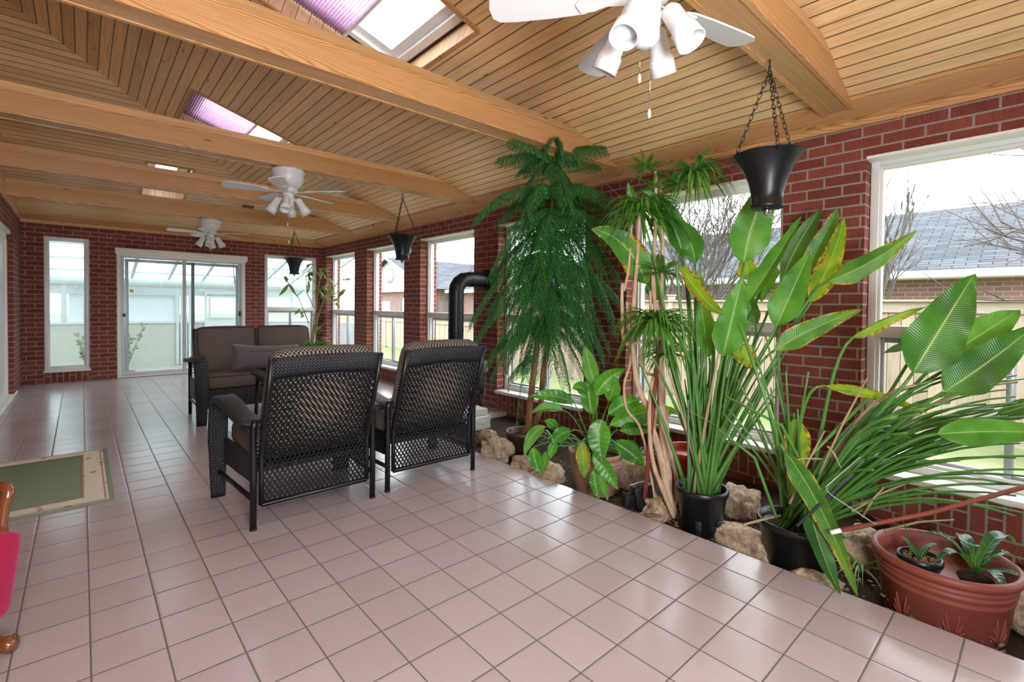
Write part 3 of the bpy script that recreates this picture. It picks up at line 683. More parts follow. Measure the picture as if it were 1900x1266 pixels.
# house B: garage gable facing the garden
h = empty('garage_house', (15.5, 25.0, -.6), label='brick garage with a pale gable and a round louvre behind the low fence', cat='house')
mb = MB(); mb.bb(0, 8, 0, 9, 0, 2.9); mb.build('brick_wall', M['hbrick'], h)
mb = MB(); mb.add([(-.1, -.3, 2.9), (-.1, 9.3, 2.9), (-.1, 4.5, 4.9)], [(0, 2, 1)]); mb.add([(.1, -.3, 2.9), (.1, 9.3, 2.9), (.1, 4.5, 4.9)], [(0, 1, 2)]); mb.bb(-.35, 0, -.5, 9.5, 2.7, 2.95); mb.build('gable', M['sidingpale'], h)
mb = MB(); mb.tube([(-.16, 4.5, 3.8), (-.1, 4.5, 3.8)], .5, 24); mb.build('round_louvre', M['alu'], h)
mb = MB(); mb.add([(-.5, -.6, 2.85), (8.5, -.6, 2.85), (8.5, 4.5, 5.02), (-.5, 4.5, 5.02)], [(0, 1, 2, 3)], [(0, 0), (9, 0), (9, 5), (0, 5)]); mb.add([(-.5, 9.6, 2.85), (8.5, 9.6, 2.85), (8.5, 4.5, 5.02), (-.5, 4.5, 5.02)], [(3, 2, 1, 0)], [(0, 0), (9, 0), (9, 5), (0, 5)]); mb.build('shingle_roof', M['shingle'], h)
mb = MB(); mb.beam((-.52, -.6, 2.83), (-.52, 4.5, 5.0), .05, .16); mb.beam((-.52, 9.6, 2.83), (-.52, 4.5, 5.0), .05, .16); mb.build('fascia_board', M['white'], h)
mb = MB(); mb.bb(-.06, 0, 4.7, 8.0, 0, 2.1); mb.build('garage_door', M['white'], h)
mb = MB(); mb.bb(-.06, 0, 2.0, 2.25, .9, 2.3); mb.bb(-.06, 0, 2.9, 3.15, .9, 2.3); mb.build('shutter', M['blackplastic'], h)
mb = MB(); mb.bb(-.05, 0, 2.25, 2.9, .9, 2.3); mb.build('window_panel', M['white'], h)
# house C: hipped roof
h = empty('hip_roof_house', (17, 15.8, -.5), label='low brick house with a hipped grey roof beyond the stove pipe window', cat='house')
mb = MB(); mb.bb(0, 7, 0, 8, 0, 2.7); mb.build('brick_wall', M['hbrick'], h)
mb = MB(); q = [(-.6, -.6, 2.65), (7.6, -.6, 2.65), (7.6, 8.6, 2.65), (-.6, 8.6, 2.65), (3.5, 3.2, 4.3), (3.5, 5.0, 4.3)]
mb.add(q, [(0, 1, 4), (1, 2, 5, 4), (2, 3, 5), (3, 0, 4, 5)], [(0, 0), (8, 0), (16, 0), (24, 0), (4, 4), (5, 4)]); mb.build('shingle_roof', M['shingle'], h)
mb = MB(); mb.bb(-.66, -.56, -.6, 8.6, 2.52, 2.68); mb.bb(-.6, 0, -.6, 8.6, 2.5, 2.53); mb.build('eaves_gutter', M['white'], h)

def bare_tree(loc, h, seed, label, spread=.5, n0=1, depth=5, tilt=0, group='bare trees outside', r0=None, thin=.0035):
    rnd = random.Random(seed); mb = MB()
    def grow(p, d, L, r, dep):
        pts = [p]; q = p; dd = d.copy(); k_ = 4
        for i in range(k_):
            dd = (dd + Vector((rnd.uniform(-1, 1), rnd.uniform(-1, 1), rnd.uniform(-.4, .9)))*.13).normalized(); q = q + dd*L/k_; pts.append(q)
        mb.tube(pts, [r*(1-.45*i/k_) for i in range(k_+1)], 5 if r > .02 else 3, False)
        if dep == 0: return
        for _ in range(rnd.choice((2, 3, 3, 4) if dep < depth else (3, 4, 5))):
            j = rnd.randint(2, k_); a = rnd.uniform(0, 2*PI); ax = dd.orthogonal().normalized(); ax.rotate(Matrix.Rotation(a, 3, dd))
            nd = (dd + ax*rnd.uniform(.35, .9)*spread*1.6 + Vector((0, 0, .12))).normalized()
            grow(pts[j], nd, L*rnd.uniform(.55, .8), max(r*.55, thin), dep-1)
    for i in range(n0):
        a = 2*PI*i/max(n0, 1); grow(Vector((.1*math.cos(a), .1*math.sin(a), 0)), Vector((spread*.5*math.cos(a)*(n0 > 1)+tilt*.0, spread*.5*math.sin(a)*(n0 > 1)+tilt, 1)).normalized(), h*.38, r0 or h*.014, depth)
    return mb.build('bare_tree', M['bark'], None, loc, label, 'tree', group)
bare_tree((10.4, 5.7, -.35), 6.0, 3, 'dense leafless many-stemmed tree behind the fence in the second window', .55, 9, 5, thin=.007, r0=.05)
bare_tree((11.4, 13.6, -.35), 4.4, 11, 'leafless tree behind the dracaena, further off than the dense many-stemmed one', .5, 4, 4, thin=.007)
bare_tree((12.2, 2.2, -.35), 5.2, 5, 'slim leafless young tree at the edge of the nearest window, before the roof', .35, 2, 4, thin=.008)
bare_tree((6.6, -1.55, -.35), 5.2, 8, 'leafless tree close outside the nearest window, long bare twigs', .75, 2, 4, tilt=.2, thin=.005)
bare_tree((15, 17.0, -.35), 7.2, 21, 'tall leafless tree seen beside the stove pipe', .45, 1, 5, thin=.01)
# leafy plants inside the sunroom
def leafy_bush(loc, h, w_, seed, label, mat, n=140):
    rnd = random.Random(seed); r = empty('potted_shrub', loc, label=label, cat='plant', group='leafy plants in the sunroom'); st = MB(); lf = MB()
    for i in range(9):
        a = rnd.uniform(0, 2*PI); t = rnd.uniform(.2, 1)*w_; top = Vector((math.cos(a)*t, math.sin(a)*t, h*rnd.uniform(.6, 1))); pts = [Vector((0, 0, .22)), top*.5+Vector((0, 0, .1)), top]
        st.tube(pts, [.008, .006, .003], 4)
        for j in range(n//9):
            u = rnd.uniform(.25, 1); p = pts[0].lerp(pts[1], u*2) if u < .5 else pts[1].lerp(pts[2], u*2-1)
            dd = Vector((rnd.uniform(-1, 1), rnd.uniform(-1, 1), rnd.uniform(-.2, .8))).normalized(); L = rnd.uniform(.05, .1); s_ = dd.orthogonal().normalized()*.016
            lf.add([p, p+dd*L*.5+s_, p+dd*L, p+dd*L*.5-s_], [(0, 1, 2, 3)], [(0, 0), (1, .5), (0, 1), (-1, .5)])
    st.build('stem', M['drystalk'], r); lf.build('leaves', mat, r)
    mb = MB(); mb.lathe([(0, 0), (.1, 0), (.13, .2), (.14, .2), (.14, .23), (.12, .23), (.11, .2), (0, .2)], n=20); mb.build('pot', M['terracotta'], r)
leafy_bush((.58, 10.95, -.22), 1.15, .3, 4, 'small leaved green shrub just outside the sliding patio door', M['darkleaf'], 260)
leafy_bush((.05, 12.3, -.22), 1.05, .22, 6, 'small leaved shrub seen through the narrow window', M['darkleaf'], 120)

rd = random.Random(2); r = empty('bare_stem_plant', (1.98, 10.75, -.22), label='single tall bare stem outside the patio door near its right edge', cat='plant')
mb = MB(); mb.tube([at(445, 640, Y=10.75)-r.location, at(443, 588, Y=10.75)-r.location, at(439, 545, Y=10.75)-r.location, at(434, 510, Y=10.75)-r.location, at(433, 490, Y=10.75)-r.location, at(430, 483, Y=10.75)-r.location], [.012, .012, .010, .009, .007, .004], 6)
mb.tube([at(433, 492, Y=10.75)-r.location, at(438, 484, Y=10.75)-r.location], .004, 5); mb.tube([Vector((0, 0, .05)), at(445, 640, Y=10.75)-r.location], .012, 6); mb.build('stem', M['bark'], r)
mb = MB(); mb.lathe([(0, 0), (.1, 0), (.13, .2), (.14, .2), (.14, .23), (.12, .23), (.11, .2), (0, .2)], n=20); mb.build('pot', M['terracotta'], r)
# ------------------------------------------------------------------ wicker armchairs and loveseat
def puffy(mb, c, d, rot=None, puff=.02, corner=.045, n=8, tuft=None):
    """soft cushion block: rounded box with a little crown"""
    bm = bmesh.new(); bmesh.ops.create_cube(bm, size=1); bmesh.ops.subdivide_edges(bm, edges=bm.edges[:], cuts=n, use_grid_fill=True)
    h = [x/2 for x in d]; cr_ = min(corner, min(h)*.98)
    for v in bm.verts:
        p = Vector((v.co.x*d[0], v.co.y*d[1], v.co.z*d[2])); q = Vector([max(-h[i]+cr_, min(h[i]-cr_, p[i])) for i in range(3)]); e = p-q
        if e.length > 1e-9: p = q + e.normalized()*cr_
        u, v_, w_ = [(p[i]/h[i]) for i in range(3)]
        p += Vector((puff*u*(1-v_*v_)*(1-w_*w_), puff*v_*(1-u*u)*(1-w_*w_), puff*w_*(1-u*u)*(1-v_*v_)))
        if tuft:
            for (tx, tz) in tuft:
                dd = math.hypot(p.x-tx, p.z-tz)
                if p.y < 0: p.y += .028*math.exp(-(dd/.045)**2)
        v.co = p
    bmesh.ops.recalc_face_normals(bm, faces=bm.faces[:]); mb.bm(bm, c, rot, True)
def arm_path(front_y, rear_y, ztop, zrear):
    """side view (y, z) centre line of the arm, from the front foot over the rounded front to the back post"""
    f = front_y
    return [(f+.05, 0), (f+.065, .2), (f+.06, .42), (f+.035, ztop-.075), (f-.01, ztop-.025), (f-.08, ztop), (f-.17, ztop-.004), (f-.30, ztop-.03), (f-.44, zrear+.02), (rear_y, zrear)]
def ribbon_band(mb, path, x0, w_top, w_bot, th, splay=0.0):
    """flat wicker band swept along a yz path, width along x"""
    n = len(path); vs = []; uv = []; L = 0
    for i, (y, z) in enumerate(path):
        a = path[max(i-1, 0)]; b = path[min(i+1, n-1)]; t = Vector((b[0]-a[0], b[1]-a[1])).normalized(); nn = Vector((-t.y, t.x))
        if i: L += math.hypot(y-path[i-1][0], z-path[i-1][1])
        k_ = min(1, z/.45) if i < 5 else 1; w_ = w_bot+(w_top-w_bot)*k_; hw = w_/2; ht = th/2
        prof = [(-hw, -ht), (-hw+.008, -ht-.006), (hw-.008, -ht-.006), (hw, -ht), (hw+.004, 0), (hw, ht), (hw-.008, ht+.006), (-hw+.008, ht+.006), (-hw, ht), (-hw-.004, 0), (-hw, -ht)]
        acc = 0
        for j, (px_, q) in enumerate(prof):
            if j: acc += math.hypot(px_-prof[j-1][0], q-prof[j-1][1])
            vs.append((x0+px_+splay*min(1.0, max(0.0, y)/.6), y+nn.x*q, z+nn.y*q)); uv.append((acc, L))
    m_ = 11; F = []
    for i in range(n-1):
        for j in range(m_-1):
            a = i*m_+j; F.append((a, a+m_, a+m_+1, a+1))
    F.append(tuple(range(m_-1))); F.append(tuple((n-1)*m_+j for j in range(m_-2, -1, -1)))
    mb.add(vs, F, uv, True)
def smooth_path(p, k=3):
    out = []
    P_ = [Vector((a, b, 0)) for a, b in p]
    for i in range(len(P_)-1):
        p0, p1, p2, p3 = P_[max(i-1, 0)], P_[i], P_[i+1], P_[min(i+2, len(P_)-1)]
        for j in range(k):
            t = j/k; q = .5*((2*p1)+(-p0+p2)*t+(2*p0-5*p1+4*p2-p3)*t*t+(-p0+3*p1-3*p2+p3)*t**3); out.append((q.x, q.y))
    out.append((P_[-1].x, P_[-1].y)); return out
def lattice(mb, W0, W1, H, A, step=.0265, w_=.0105, k_=1.6):
    """woven diagonal strands clipped to a trapezoid panel; A(u, v, n) gives the place; W0 bottom width, W1 top"""
    def half(v): return (W0+(W1-W0)*v/H)/2
    for sgn in (1, -1):
        c = -W1-H
        while c < W1+H:
            # line u = c + sgn*v/k_
            seg = []; N = 60
            for i in range(N+1):
                v = H*i/N; u = c+sgn*v/k_
                if abs(u) <= half(v): seg.append((u, v))
            if len(seg) >= 2:
                a, b = seg[0], seg[-1]; m_ = max(2, int(math.hypot(b[0]-a[0], b[1]-a[1])/.1)); dx = Vector((b[0]-a[0], b[1]-a[1])).normalized(); nx_ = Vector((-dx.y, dx.x))*w_/2
                vs = []; 
                for i in range(m_+1):
                    t = i/m_; u = a[0]+(b[0]-a[0])*t; v = a[1]+(b[1]-a[1])*t
                    for o2, nn in ((nx_, 0), (nx_*.3, 1), (-nx_*.3, 1), (-nx_, 0), (-nx_*.3, -1), (nx_*.3, -1)): vs.append(A(u+o2.x, v+o2.y, sgn*.0022+nn*.0022))
                F = []
                for i in range(m_):
                    for j in range(6): F.append((i*6+j, i*6+(j+1) % 6, i*6+6+(j+1) % 6, i*6+6+j))
                mb.add(vs, F, None, True)
            c += step
def make_chair(label):
    """armchair facing +y, origin on the floor under the middle of the rear legs; 0.70 wide"""
    r = empty('wicker_armchair', (0, 0, 0), label=label, cat='chair', group='black wicker armchairs')
    hw = .345
    # rear legs
    for s_ in (-1, 1):
        mb = MB(); mb.tube([(s_*hw, -.0, 0), (s_*hw, .0, .3), (s_*hw, .0, .56), (s_*(hw-.008), -.01, .60)], [.017, .018, .018, .017], 12); mb.tube([(s_*hw, 0, 0), (s_*hw, 0, .012)], .019, 12)
        mb.build('leg', M['strand'], r)
    arm = smooth_path(arm_path(.60, 0.0, .645, .57))
    for s_ in (-1, 1):
        leg = [p for i, p in enumerate(arm) if i <= 11]; top = [p for i, p in enumerate(arm) if i >= 11]
        mb = MB(); ribbon_band(mb, leg, s_*(hw-.0), .105, .075, .03, s_*.045); mb.build('leg', M['wicker'], r)
        mb = MB(); n = len(top); ribbon_band(mb, [(y, max(z, .46)) for y, z in top], s_*hw, .11, .10, .034, s_*.045); mb.build('armrest', M['wicker'], r)
        mb = MB(); mb.tube([(s_*hw, 0, .165), (s_*(hw+.042), .62, .165)], .0135, 8); mb.build('side_stretcher', M['strand'], r)
        mb = MB(); mb.beam((s_*(hw-.03), .06, .30), (s_*(hw+.01), .62, .30), .014, .16); mb.build('side_panel', M['wicker'], r)
    # back: reclined frame, leans toward -y above the seat
    def Bk(u, v, n): # v along the back from the bottom bar, n toward the sitter
        y0, z0 = .0, .13
        if v < .27: y = y0-.004*v; z = z0+v; ny, nz = 1, 0
        else: q = v-.27; y = y0-.001-q*.33; z = z0+.27+q*.945; ny, nz = .945, .33
        return (u, y+n*ny, z+n*nz)
    H = .13+.73; top = .845
    for s_ in (-1, 1):
        mb = MB(); mb.tube([Bk(s_*.305, v, 0) for v in (0, .14, .26, .28, .4, .6, .845)], .0145, 10); mb.build('back_post', M['strand'], r)
    mb = MB(); mb.tube([Bk(-.305, 0, 0), Bk(.305, 0, 0)], .0145, 10); mb.tube([Bk(-.30, .25, .02), Bk(.30, .25, .02)], .010, 8); mb.build('back_rail', M['strand'], r)
    mb = MB(); lattice(mb, .60, .60, .735, lambda u, v, n: Bk(u, v, n)); mb.build('woven_back', M['strand'], r)
    mb = MB(); vs = []; uv = []; F = []; NX, NV = 14, 4
    for side, n_ in ((0, -.012), (1, .012)):
        for j in range(NV+1):
            for i in range(NX+1):
                u = -.315+.63*i/NX; sag = .014*(1-(2*i/NX-1)**2); v0 = .725+sag*1.2; v1 = .848+sag*.9; v = v0+(v1-v0)*j/NV; e = .008 if j in (0, NV) or i in (0, NX) else 0
                vs.append(Bk(u, v, n_+(e if side == 0 else -e))); uv.append((u, v))
    K = (NX+1)*(NV+1)
    for side in (0, 1):
        for j in range(NV):
            for i in range(NX):
                a = side*K+j*(NX+1)+i; f = (a, a+1, a+NX+2, a+NX+1); F.append(f if side == 0 else f[::-1])
    ring = [i for i in range(NX+1)]+[j*(NX+1)+NX for j in range(1, NV+1)]+[NV*(NX+1)+i for i in range(NX-1, -1, -1)]+[j*(NX+1) for j in range(NV-1, 0, -1)]
    for i in range(len(ring)): a, b = ring[i], ring[(i+1) % len(ring)]; F.append((b, a, a+K, b+K))
    mb.add(vs, F, uv, True); mb.build('top_band', M['wicker'], r)
    # seat frame and cushions
    mb = MB(); mb.bb(-.315, .315, .02, .64, .305, .335, .006); mb.bb(-.34, .34, .625, .66, .20, .335, .01); mb.build('seat_frame', M['wicker'], r)
    mb = MB(); puffy(mb, (0, .36, .415), (.645, .60, .15), None, .012, .045); sc_ = mb.build('seat_cushion', M['cushion'], r)
    mb = MB(); rot = Matrix.Rotation(R_(19.2), 3, 'X'); puffy(mb, (0, -.045+.02, .70), (.585, .13, .60), Matrix.Rotation(R_(19.2), 3, 'X'), .014, .055)
    mb.build('back_cushion', M['cushion'], r)
    return r
ch1 = make_chair('black wicker armchair with tan woven cushions, back to the viewer, next to the loveseat side'); ch1.location = (1.035, 2.865, 0)
ch2 = copy_tree(ch1); ch2.location = (1.845, 2.885, 0); ch2['label'] = 'black wicker armchair standing closest to the planter, under the window with the pipe'
ch1['label'] = 'black wicker armchair standing in the open floor, nearer the green rug'
ch2.rotation_euler = (0, 0, R_(-1.5))

def make_loveseat():
    r = empty('wicker_loveseat', (.875, 6.36, 0), label='black wicker loveseat with two tan woven back cushions in front of the patio door', cat='sofa')
    W = 1.36     # faces -y; local y negative is front
    def fl_(p): return [(-y, z) for y, z in p]
    arm = fl_(smooth_path(arm_path(.64, 0.0, .665, .60)))
    for x in (0.02, W-.02):
        leg = arm[:12]; top = arm[11:]
        mb = MB(); ribbon_band(mb, leg, x, .115, .085, .03); mb.build('leg', M['wicker'], r)
        mb = MB(); ribbon_band(mb, top, x, .125, .11, .034); mb.build('armrest', M['wicker'], r)
        mb = MB(); mb.tube([(x, 0, 0), (x, 0, .60)], .018, 10); mb.build('leg', M['strand'], r)
        mb = MB(); mb.tube([(x, 0, .165), (x, -.66, .165)], .0135, 8); mb.build('side_stretcher', M['strand'], r)
        mb = MB(); mb.bb(x-.008, x+.008, -.64, -.05, .2, .42, .004); mb.build('side_panel', M['wicker'], r)
    mb = MB(); mb.bb(.06, W-.06, -.70, -.66, .16, .355, .008); mb.bb(.06, W-.06, -.68, -.02, .31, .34); mb.build('seat_frame', M['wicker'], r)
    rot = Matrix.Rotation(R_(-15), 3, 'X')
    mb = MB(); mb.box((W/2, .055, .62), (W-.12, .03, .66), rot, .01); mb.build('backrest', M['wicker'], r)
    w_ = (W-.13)/2
    for i in range(2):
        cx_ = .065+w_*(i+.5)
        mb = MB(); puffy(mb, (cx_, -.40, .415), (w_-.004, .60, .13), None, .01, .04); cu = mb.build('seat_cushion', M['cushion'], r)
        mb = MB(); pipe_ring(mb, (cx_, -.40, .478), w_-.03, .57, .004); mb.build('piping', M['piping'], cu)
        mb = MB(); puffy(mb, (cx_, -.04, .705), (w_-.004, .12, .52), rot, .016, .05, tuft=[(-.0, .0)]); cu = mb.build('back_cushion', M['cushion'], r)
        mb = MB(); hx, hz = (w_-.03)/2, .245; pts = [(-hx, hz-.03), (-hx+.03, hz), (hx-.03, hz), (hx, hz-.03), (hx, -hz+.03), (hx-.03, -hz), (-hx+.03, -hz), (-hx, -hz+.03), (-hx, hz-.03)]
        mb.tube([Vector((cx_, -.04, .705))+rot @ Vector((x, -.058, z)) for x, z in pts], .0045, 6); mb.build('piping', M['piping'], cu)
    return r
def pipe_ring(mb, c, w_, d_, rad):
    hx, hy = w_/2, d_/2; e = .03; pts = [(-hx, hy-e), (-hx+e, hy), (hx-e, hy), (hx, hy-e), (hx, -hy+e), (hx-e, -hy), (-hx+e, -hy), (-hx, -hy+e), (-hx, hy-e)]
    mb.tube([(c[0]+x, c[1]+y, c[2]) for x, y in pts], rad, 6)
make_loveseat()
def make_pillow():
    r = empty('lumbar_pillow', (1.55, 5.88, .635), label='plain grey lumbar pillow with pointed corners lying on the loveseat', cat='pillow')
    bm = bmesh.new(); bmesh.ops.create_grid(bm, x_segments=22, y_segments=14, size=1); vs = [v.co.copy() for v in bm.verts]; fs_ = [[v.index for v in f.verts] for f in bm.faces]; bm.free()
    mb = MB(); W, H = .36, .15
    for s_ in (1, -1):
        P_ = []
        for v in vs:
            u, t = v.x, v.y; k_ = (1-abs(u)**2.6)**.55*(1-abs(t)**2.4)**.6 if abs(u) < 1 and abs(t) < 1 else 0
            pinch = 1-.10*(1-abs(t)**1.5)*abs(u)**3; pz = 1-.14*(1-abs(u)**2)*abs(t)**3
            wr = .006*noise.noise(Vector((u*4, t*4, s_)))*min(1, k_*3)
            P_.append(Vector((u*W*pinch, -s_*(.078*k_+wr), t*H*pz)))
        mb.add(P_, [f if s_ > 0 else f[::-1] for f in fs_], [(v.x*W, v.y*H) for v in vs], True)
    rot = Matrix.Rotation(R_(-20), 4, 'X') @ Matrix.Rotation(R_(3), 4, 'Y')
    for v in mb.v: v.xyz = rot.to_3x3() @ v
    p = mb.build('pillow_cover', M['pillow'], r, weld=True)
    mb = MB(); mb.tube([rot.to_3x3() @ Vector((x*W*.93, -.082*(1-abs(x)**2.6)**.55+.006, .045)) for x in [i/10 for i in range(-10, 11)]], .0022, 5); mb.build('seam', M['piping'], r)
make_pillow()
# side table between the chairs and the loveseat, with a potted plant
r = empty('wicker_side_table', (1.62, 5.02, 0), label='black wicker side table between the armchairs and the loveseat', cat='table')
mb = MB(); mb.box((0, 0, .535), (.72, .58, .03), None, .008); mb.build('table_top', M['wicker'], r)
mb = MB(); mb.box((0, 0, .50), (.66, .52, .05), None, .005); mb.build('table_apron', M['wicker'], r)
for sx in (-1, 1):
    for sy in (-1, 1):
        mb = MB(); mb.tube([(sx*.33, sy*.26, 0), (sx*.31, sy*.24, .5)], .018, 10); mb.build('leg', M['strand'], r)
r = empty('small_potted_plant', (1.80, 5.05, .55), label='small bright green leafy plant in a white pot on the side table', cat='plant')
mb = MB(); mb.lathe([(0, 0), (.06, 0), (.085, .21), (.09, .21), (.088, .22), (.078, .215), (.07, .19), (0, .19)], n=24); mb.build('pot', M['white'], r)
mb = MB(); rnd = random.Random(5)
for i in range(90):
    a = rnd.uniform(0, 2*PI); e = rnd.uniform(.15, 1.1); L = rnd.uniform(.08, .17); d_ = Vector((math.cos(a)*math.cos(e), math.sin(a)*math.cos(e), math.sin(e))); s_ = d_.orthogonal().normalized()*.022; p = Vector((d_.x*.02, d_.y*.02, .20))
    q = p+d_*L; mb.add([p, p.lerp(q, .55)+s_+Vector((0, 0, .012)), q+Vector((0, 0, -.02)), p.lerp(q, .55)-s_+Vector((0, 0, .012))], [(0, 1, 2, 3)], [(0, 0), (1, .5), (0, 1), (-1, .5)])
mb.build('leaves', M['broad'], r)

# ------------------------------------------------------------------ ceiling fans
def make_fan(ang, loc, label, chain_len):
    r = empty('ceiling_fan', loc, R_(ang), label=label, cat='ceiling fan', group='white ceiling fans under the beams')
    mb = MB(); mb.lathe([(0, 0), (.138, 0), (.142, -.012), (.142, -.03), (.134, -.036), (.134, -.09), (.118, -.13), (.095, -.155), (.06, -.17), (0, -.17)], n=40); mb.build('motor_housing', M['fanwhite'], r)
    mb = MB(); mb.lathe([(0, -.165), (.075, -.165), (.08, -.18), (.078, -.20), (.055, -.212), (0, -.212)], n=32)
    for i in range(12):
        a = 2*PI*i/12; mb.box((.077*math.cos(a), .077*math.sin(a), -.189), (.008, .008, .018))
    mb.build('hub', M['fanwhite'], r)
    for k_ in range(5):
        a = 2*PI*k_/5; ca, sa = math.cos(a), math.sin(a); Rz = Matrix.Rotation(a, 3, 'Z') @ Matrix.Rotation(R_(12), 3, 'X')
        poly = [(.17, -.03), (.20, -.045), (.30, -.056), (.44, -.064), (.50, -.062), (.525, -.045), (.533, 0), (.525, .045), (.50, .062), (.44, .064), (.30, .056), (.20, .045), (.17, .03)]
        mb = MB(); mb.prism(poly, -.003, .003, Rz, (0, 0, -.2)); b = mb.build('blade', M['fanwhite'], r)
        mb = MB(); mb.prism([(.06, -.012), (.13, -.012), (.17, -.03), (.215, -.034), (.235, 0), (.215, .034), (.17, .03), (.13, .012), (.06, .012)], -.009, -.003, Rz, (0, 0, -.2)); mb.build('blade_iron', M['fanwhite'], b)
    mb = MB(); mb.lathe([(0, -.21), (.045, -.21), (.052, -.225), (.052, -.285), (.047, -.30), (.047, -.335), (.036, -.35), (.02, -.36), (0, -.361)], n=28); mb.build('light_kit', M['fanwhite'], r)
    for k_ in range(4):
        a = 2*PI*k_/4+R_(20); d_ = Vector((math.cos(a)*.5, math.sin(a)*.5, -.87)).normalized(); p0 = Vector((math.cos(a)*.085, math.sin(a)*.085, -.27))
        rot = d_.to_track_quat('Z', 'Y').to_matrix()
        mb = MB(); mb.tube([Vector((math.cos(a)*.035, math.sin(a)*.035, -.275)), p0], .012, 8)
        mb.lathe([(0, -.005), (.022, .0), (.032, .02), (.035, .09), (.042, .10), (.046, .155), (.0438, .155), (.039, .103), (.0325, .093), (.032, .03), (0, .025)], p0-d_*.01, 28, rot); s_ = mb.build('lamp_shade', M['fanwhite'], r)
        mb = MB(); mb.lathe([(.0, .03), (.015, .035), (.018, .05), (.038, .105), (.040, .118), (.0, .126)], p0-d_*.01, 20, rot); mb.build('bulb', M['frost'], s_)
    for (x, y, L) in ((.012, -.012, chain_len), (-.012, .012, chain_len*.45)):
        mb = MB(); mb.tube([(x, y, -.35), (x, y, -.35-L)], .0014, 5); c_ = mb.build('pull_chain', M['chrome'], r)
        mb = MB(); mb.lathe([(0, 0), (.004, .004), (.0065, .014), (.004, .03), (0, .034)], (x, y, -.35-L-.03), 12); mb.build('chain_pull', M['fanwhite'], c_)
    return r
M['frost'] = plain('frosted_bulb', '#dfe3ea', .25, .5)
make_fan(-12, (1.42, .93, BZ), 'large white ceiling fan nearest the camera, cut off by the top of the picture', .22)
make_fan(-46, (1.43, 4.72, BZ), 'middle white ceiling fan with a long white pull cord, under the third beam', .30)
make_fan(-38, (1.425, 8.30, BZ), 'farthest white ceiling fan, close to the sliding door wall', .17)

# ------------------------------------------------------------------ hanging planters
def make_hanger(loc, hook, label):
    """loc = point straight below the hook; origin at rim height"""
    r = empty('hanging_planter', loc, label=label, cat='planter', group='black trumpet-shaped hanging planters')
    mb = MB(); mb.lathe([(0, -.262), (.070, -.262), (.077, -.256), (.077, -.244), (.069, -.238), (.074, -.19), (.086, -.13), (.112, -.065), (.148, -.012), (.161, 0), (.166, .003), (.158, .006), (.142, -.01), (.108, -.07), (.08, -.13), (.066, -.19), (0, -.19)], n=48); mb.build('planter_bowl', M['blackmetal'], r)
    mb = MB(); mb.lathe([(0, -.30), (.006, -.298), (.008, -.29), (.018, -.28), (.02, -.262), (0, -.262)], n=16); mb.build('drain_knob', M['chrome'], r)
    zt = hook-loc[2]
    mb = MB(); mb.tube([(0, 0, zt+.0), (0, 0, zt-.03)], .004, 6); mb.tube([(.012*math.cos(a), 0, zt-.042+.012*math.sin(a)) for a in [i*PI/5 for i in range(9)]], .003, 6); mb.build('ceiling_hook', M['blackmetal'], r)
    for k_ in range(3):
        a = 2*PI*k_/3+R_(215); e = Vector((.164*math.cos(a), .164*math.sin(a), .0)); t0 = Vector((0, 0, zt-.055)); mb = MB(); d_ = e-t0; L = d_.length; dn = d_.normalized(); n = int(L/.026); s0 = dn.orthogonal().normalized(); s1 = dn.cross(s0)
        mb.tube([e+Vector((.012*math.cos(q)*math.cos(a), .012*math.cos(q)*math.sin(a), .012*math.sin(q)-.006)) for q in [i*PI/4 for i in range(9)]], .0022, 5)
        for i in range(n):
            c = t0+d_*((i+.5)/n); sd = s0 if i % 2 else s1
            mb.tube([c+dn*(.0175*math.cos(q))+sd*(.0085*math.sin(q)) for q in [j*2*PI/8 for j in range(9)]], .0021, 4, False)
        mb.build('chain', M['blackmetal'], r)
    return r
make_hanger((2.55, .955, 1.995), BZ, 'large black hanging planter in front of the second window, over the big leaves')
make_hanger((2.645, 4.79, 1.995), BZ, 'black hanging planter over the second armchair, below the third beam')
make_hanger((2.60, 8.27, 1.985), BZ, 'small-looking black hanging planter farthest off, against the end wall window')

# ------------------------------------------------------------------ stove with pipe
r = empty('stove', (3.24, 4.60, 0), label='black iron stove with a round flue pipe bending into the brick pier', cat='stove')
mb = MB(); mb.box((0, 0, .46), (.5, .46, .50), None, .015); mb.box((0, 0, .725), (.54, .5, .03), None, .006); mb.build('stove_body', M['blackpipe'], r)
mb = MB(); mb.box((-.255, 0, .45), (.02, .34, .34), None, .006); dd = mb.build('stove_door', M['blackpipe'], r); mb = MB(); mb.tube([(-.27, .13, .45), (-.30, .13, .45), (-.30, .13, .38)], .007, 6); mb.build('handle', M['chrome'], dd)
for sx in (-1, 1):
    for sy in (-1, 1):
        mb = MB(); mb.tube([(sx*.2, sy*.18, .22), (sx*.22, sy*.2, .12), (sx*.23, sy*.21, 0)], [.022, .018, .024], 10); mb.build('leg', M['blackpipe'], r)
mb = MB(); R0 = .089; pts = [(0, 0, .73), (0, 0, 1.36)]
for k_ in range(5):
    a = PI/2*k_/4; pts.append((.16-.16*math.cos(a), 0, 1.39+.16*math.sin(a)))
pts += [(.455, 0, 1.55)]
mb.tube(pts, R0, 28, True, False); o = mb.build('flue_pipe', M['blackpipe'], r)
for p, dv in (((0, 0, 1.36), (0, 0, 1)), ((.19, 0, 1.55), (1, 0, 0)), ((0, 0, .95), (0, 0, 1))):
    mb = MB(); mb.tube([Vector(p)-Vector(dv)*.01, Vector(p)+Vector(dv)*.01], R0+.003, 28, True, False); mb.build('pipe_collar', M['blackpipe'], o)
mb = MB(); mb.tube([(.44, 0, 1.55), (.459, 0, 1.55)], .13, 28); mb.build('wall_collar', M['blackpipe'], o)

